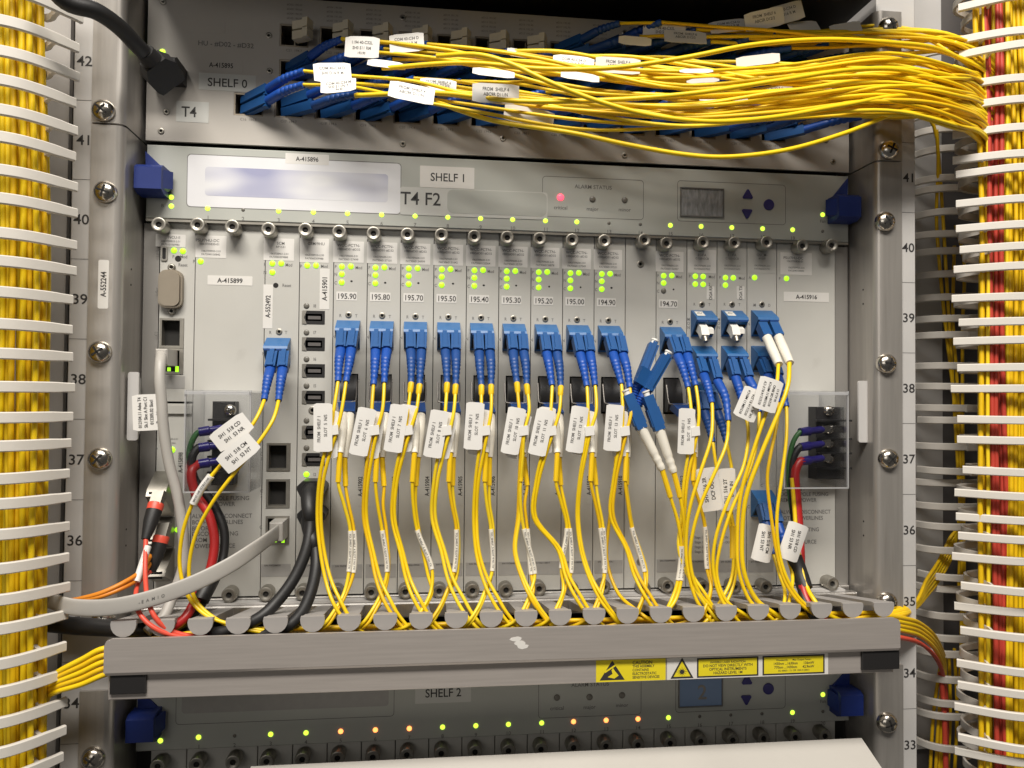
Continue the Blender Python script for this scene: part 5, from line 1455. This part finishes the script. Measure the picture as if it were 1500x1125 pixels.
def top_path(r, k, q, S0):
    """strand waypoints from the boot end S0 along the shelf to the outer duct"""
    pts = [S0]
    px0 = 750 + F*((M3.transposed() @ (S0-CAM)).x/(M3.transposed() @ (S0-CAM)).y)
    py0 = 562.5 - F*((M3.transposed() @ (S0-CAM)).z/(M3.transposed() @ (S0-CAM)).y)
    L = rt_.uniform(0, 1)
    if r == 2: y1000 = 142 + 38*L; y1300 = 112 + 52*L; y1400 = 122 + 62*L
    elif r == 1: y1000 = 100 + 45*L; y1300 = 72 + 60*L; y1400 = 86 + 60*L
    else: y1000 = 66 + 22*L; y1300 = 34 + 38*L; y1400 = 42 + 44*L
    Db = (-30 if r == 2 else -22 if r == 1 else -4) + rt_.uniform(-12, 8)
    sag = rt_.uniform(0, 10) if r else 0
    for xx in (px0+70, px0+160, 700, 850, 1000, 1150, 1300):
        if xx < px0 + 60: continue
        if pts and len(pts) > 1 and xx - lastx < 70: continue
        f = min(1, (xx-px0)/420)
        f2 = f*f*(3-2*f)
        if xx <= 1000: yt = y1000
        else:
            g = (xx-1000)/300; g = g*g*(3-2*g)*.5 + g*.5
            yt = y1000 + (y1300-y1000)*g
        y = py0 + (yt-py0)*f2 + sag*math.sin(math.pi*min(1, max(0, (xx-px0)/(1350-px0)))) + rt_.uniform(-4, 4)
        D = S0.y + (Db-S0.y)*min(1, (xx-px0)/260) + rt_.uniform(-3, 3)
        pts.append(UP(xx, y, D)); lastx = xx
    y = y1400
    pts += [UP(1398, y+rt_.uniform(-4, 12), Db*.6-8), UP(1448, y+rt_.uniform(22, 44), -10+rt_.uniform(-4, 4)), UP(1462+rt_.uniform(-8, 24), y+90, -7), UP(1468+rt_.uniform(-10, 26), y+180, -5)]
    return pts
TOPG = {0: 'cords of the top filter row', 1: 'cords of the middle filter row', 2: 'cords of the bottom filter row'}
TOPL = {0: 'yellow duplex cord from the dim top row of the filter shelf', 1: 'yellow duplex cord from the middle row of filter ports', 2: 'yellow duplex cord from the bottom row of filter ports'}
CORDS = {}
for r, k, x, z in specs:
    t = thing('fiber_patch_cord', TOPL[r], 'patch cord', (x, YM, z), TOPG[r])
    rise = rt_.uniform(1, 6)
    CORDS[(r, k)] = t
    for q in (-1, 1):
        p0 = Vector((x - 3.5, YM+4, z + q*3.1))
        pe = Vector((x + 36 + rt_.uniform(-5, 4) + (5 if q < 0 else -3), YM - 27 + rt_.uniform(-4, 4), z + q*2.6 + rise + (2.2 if q > 0 else -.5)))
        lc(t, p0, pe, 'boot' if rt_.random() < .6 else 'bootdark', 'connector', True, w=2.7, fr=.42, rb=(2.8, 2.6, 1.9), bend=(0, -1.2, .6))
        MB().tube(spline(top_path(r, k, q, pe), 7), rt_.choice((1.0, 1.1, 1.22)), 8).build('cable', rt_.choice(('yellow', 'yellow', 'yellow3', 'yellow2')), t, 60)
# the lowest loop, one long crossing strand and single loose strands
for lab, p in (('single yellow cord sagging lowest below the filter cords', [(640, 150, -20), (720, 176, -34), (840, 195, -42), (920, 212, -44), (1000, 226, -45), (1060, 230, -45), (1150, 220, -44), (1240, 194, -40), (1320, 163, -34), (1385, 151, -24), (1440, 170, -8), (1456, 240, -2)]),
               ('single yellow cord crossing diagonally over the other filter cords', [(640, 82, -32), (700, 80, -44), (745, 92, -50), (800, 118, -53), (870, 146, -54), (950, 168, -54), (1040, 178, -53), (1130, 172, -50), (1230, 155, -46), (1330, 140, -38), (1400, 160, -22), (1442, 200, -6), (1456, 290, -2)]),
               ('yellow cord stretched straight beneath the crossing filter cord', [(520, 140, -14), (640, 136, -30), (760, 148, -46), (900, 146, -50), (1020, 136, -50), (1140, 118, -48), (1250, 102, -44), (1330, 104, -36), (1400, 130, -20), (1440, 180, -6), (1452, 260, -2)]),
               ('yellow cord arching highest over the filter bundle', [(560, 100, -10), (680, 92, -28), (800, 101, -44), (900, 99, -48), (1000, 85, -48), (1100, 66, -46), (1200, 58, -42), (1300, 62, -36), (1380, 74, -22), (1430, 110, -8), (1450, 200, -2)])):
    plain_cable('fiber_cable', lab, 'cable', pp(p), 1.3, 'yellow', None, 10, 9)
# white tags on the filter cords
TX = [('COM 40-C34 M', 'SH0 S1 I/N T', '194.90'), ('FROM  SHELF 4', 'ABC9R D11/N', ''), ('COM 40-C34 D', 'SH0 D16 R M', ''), ('FROM  SHELF 6', 'ABCSR D12/2', ''), ('1194 40-C32L', 'SH0 S11 RM', '193.90')]
tags = [(530, 69, -8, 20, 12, -4, 4, (1, 1)), (596, 63, -6, 20, 11, 4, 2, (1, 2)), (487, 106, -12, 20.5, 11.5, 6, 2, (1, 1)), (496, 126, -16, 20, 8.5, 5, 0, (2, 0)), (603, 136, -40, 24, 10.5, -8, 1, (2, 1)),
        (566, 94, -12, 22, 4.5, -8, None, (1, 2)), (723, 107, -52, 22, 5.0, -4, None, (1, 4)), (642, 124, -24, 20, 8, -2, 3, (2, 2)), (726, 137, -42, 25, 10, 0, 1, (2, 3)), (775, 170, -30, 28, 9, -8, None, (2, 4)),
        (840, 92, -14, 24, 9, -6, 2, (1, 6)), (905, 96, -18, 26, 9, -3, 3, (1, 7)), (1020, 104, -50, 20, 2.6, 7, None, (1, 8)), (1030, 118, -50, 18, 2.4, 5, None, (1, 9)), (760, 78, -6, 14, 6, -6, None, (1, 5)),
        (973, 46, 4, 26, 8, -1, 4, (0, 9)), (1004, 54, -2, 26, 9.5, -2, 3, (0, 10)), (1068, 38, 0, 24, 10, 8, 2, (0, 11)), (1120, 28, -6, 24, 11, 12, 3, (0, 12)), (1150, 20, -4, 22, 12, 14, 2, (0, 13)), (1180, 42, -2, 22, 12, 14, None, (0, 13)),
        (1060, 146, -22, 28, 8, 8, None, (2, 9)), (1130, 136, -20, 26, 8, 10, 3, (2, 10)), (1190, 128, -16, 24, 8, 10, 0, (2, 11)), (930, 60, -2, 20, 5, -2, None, (0, 8)), (1240, 46, -4, 20, 12, 12, None, (0, 14)), (850, 112, -30, 22, 5, -4, None, (2, 5)), (1110, 88, -12, 26, 6, 6, None, (1, 10))]
for px, py, D, w, h, a, ti, key in tags:
    key = key if key in CORDS else (2, 2)
    ln = []
    if ti is not None:
        T3 = TX[ti]; ln = [(T3[0], 1.7, 0, h*.22), (T3[1], 1.7, 0, -h*.04), (T3[2], 1.4, 0, -h*.28)]
        ln = [l for l in ln if l[0]]
    flag(CORDS[key], UP(px, py, D), w, h, R(a), ln, 0, bend=rt_.uniform(-.4, .8), tilt=R(rt_.uniform(-22, 14)), yaw=R(rt_.uniform(-12, 6)), ink='inkgrey', m='tag')

# ------------------------------------------------------------------ cables lying in the tray and leaving it
for i in range(7):
    y0 = 926 + i*1.2
    p = [(170, 945+i*2, -26+i*3), (300, 925+i, -24+i*3), (520, 918+i, -22+i*3), (750, 911+i*1.2, -22+i*3), (950, 906+i, -22+i*3), (1150, 900+i, -22+i*3), (1290, 897+i*2, -20+i*3)]
    plain_cable('fiber_cable', 'yellow fiber cable lying along the steel cable tray', 'cable', pp(p), 1.2, 'yellow' if i % 2 else 'yellow2', 'cables lying in the tray')
for i in range(9):
    j = i % 5
    p = [(240, 950+j*6, -24+3*(i//5)), (190, 954+j*6, -27+3*(i//5)), (153, 950+j*9.5, -30+4*(i//5)), (120, 966+j*9, -29+4*(i//5)), (86, 984+j*7, -27+4*(i//5)), (70, 998+j*6, -20), (60, 1040+j*6, -14), (54, 1150, -12)]
    plain_cable('fiber_cable', 'yellow fiber cable leaving the tray toward the all-yellow bundle', 'cable', pp(p), 1.5, 'yellow2' if i % 2 else 'yellow', 'cables leaving the tray toward the all-yellow bundle')
plain_cable('mains_lead', 'thick black cable lying flat behind the unit 35 number', 'power cord', pp([(60, 912, -2), (110, 917, -6), (170, 920, -10), (240, 924, -14), (300, 930, -16), (400, 938, -14)]), 4.6, 'rubber', None, 12)
for i in range(5):
    p = [(1180, 912, -16), (1260, 906, -18+i*2), (1310, 904-i*3, -14+i*3), (1338, 893-i*2, 10), (1358, 872-i*6, 40), (1375, 850-i*7, 56), (1392, 820-i*8, 60), (1404, 770, 62), (1408, 690, 63)]
    plain_cable('fiber_cable', 'yellow fiber cable rising from the tray into the set-back duct', 'cable', pp(p), 1.2, 'yellow' if i % 2 else 'yellow2', 'cables rising out of the tray')
for i in range(5):
    m = 'coral' if i == 0 else 'yellow' if i % 2 else 'yellow2'
    q = 936 - i*6 if i else 941
    p = [(1200, q+2, -18), (1290, q-10, -20), (1325, q-6, -10), (1352, q+4, 15), (1374, q+28, 40), (1384, q+60, 54), (1387-i*2, q+110, 58), (1385-i*4, q+240, 60)]
    plain_cable('fiber_cable', ('coral' if i == 0 else 'yellow') + ' fiber cable bending down from the tray into the set-back duct', 'cable', pp(p), 1.4, m, 'cables bending down out of the tray')
plain_cable('fiber_cable', 'red fiber cable falling through the set-back duct below the tray', 'cable', pp([(1378, 985, 52), (1383, 1040, 54), (1386, 1140, 54)]), 1.8, 'coral')
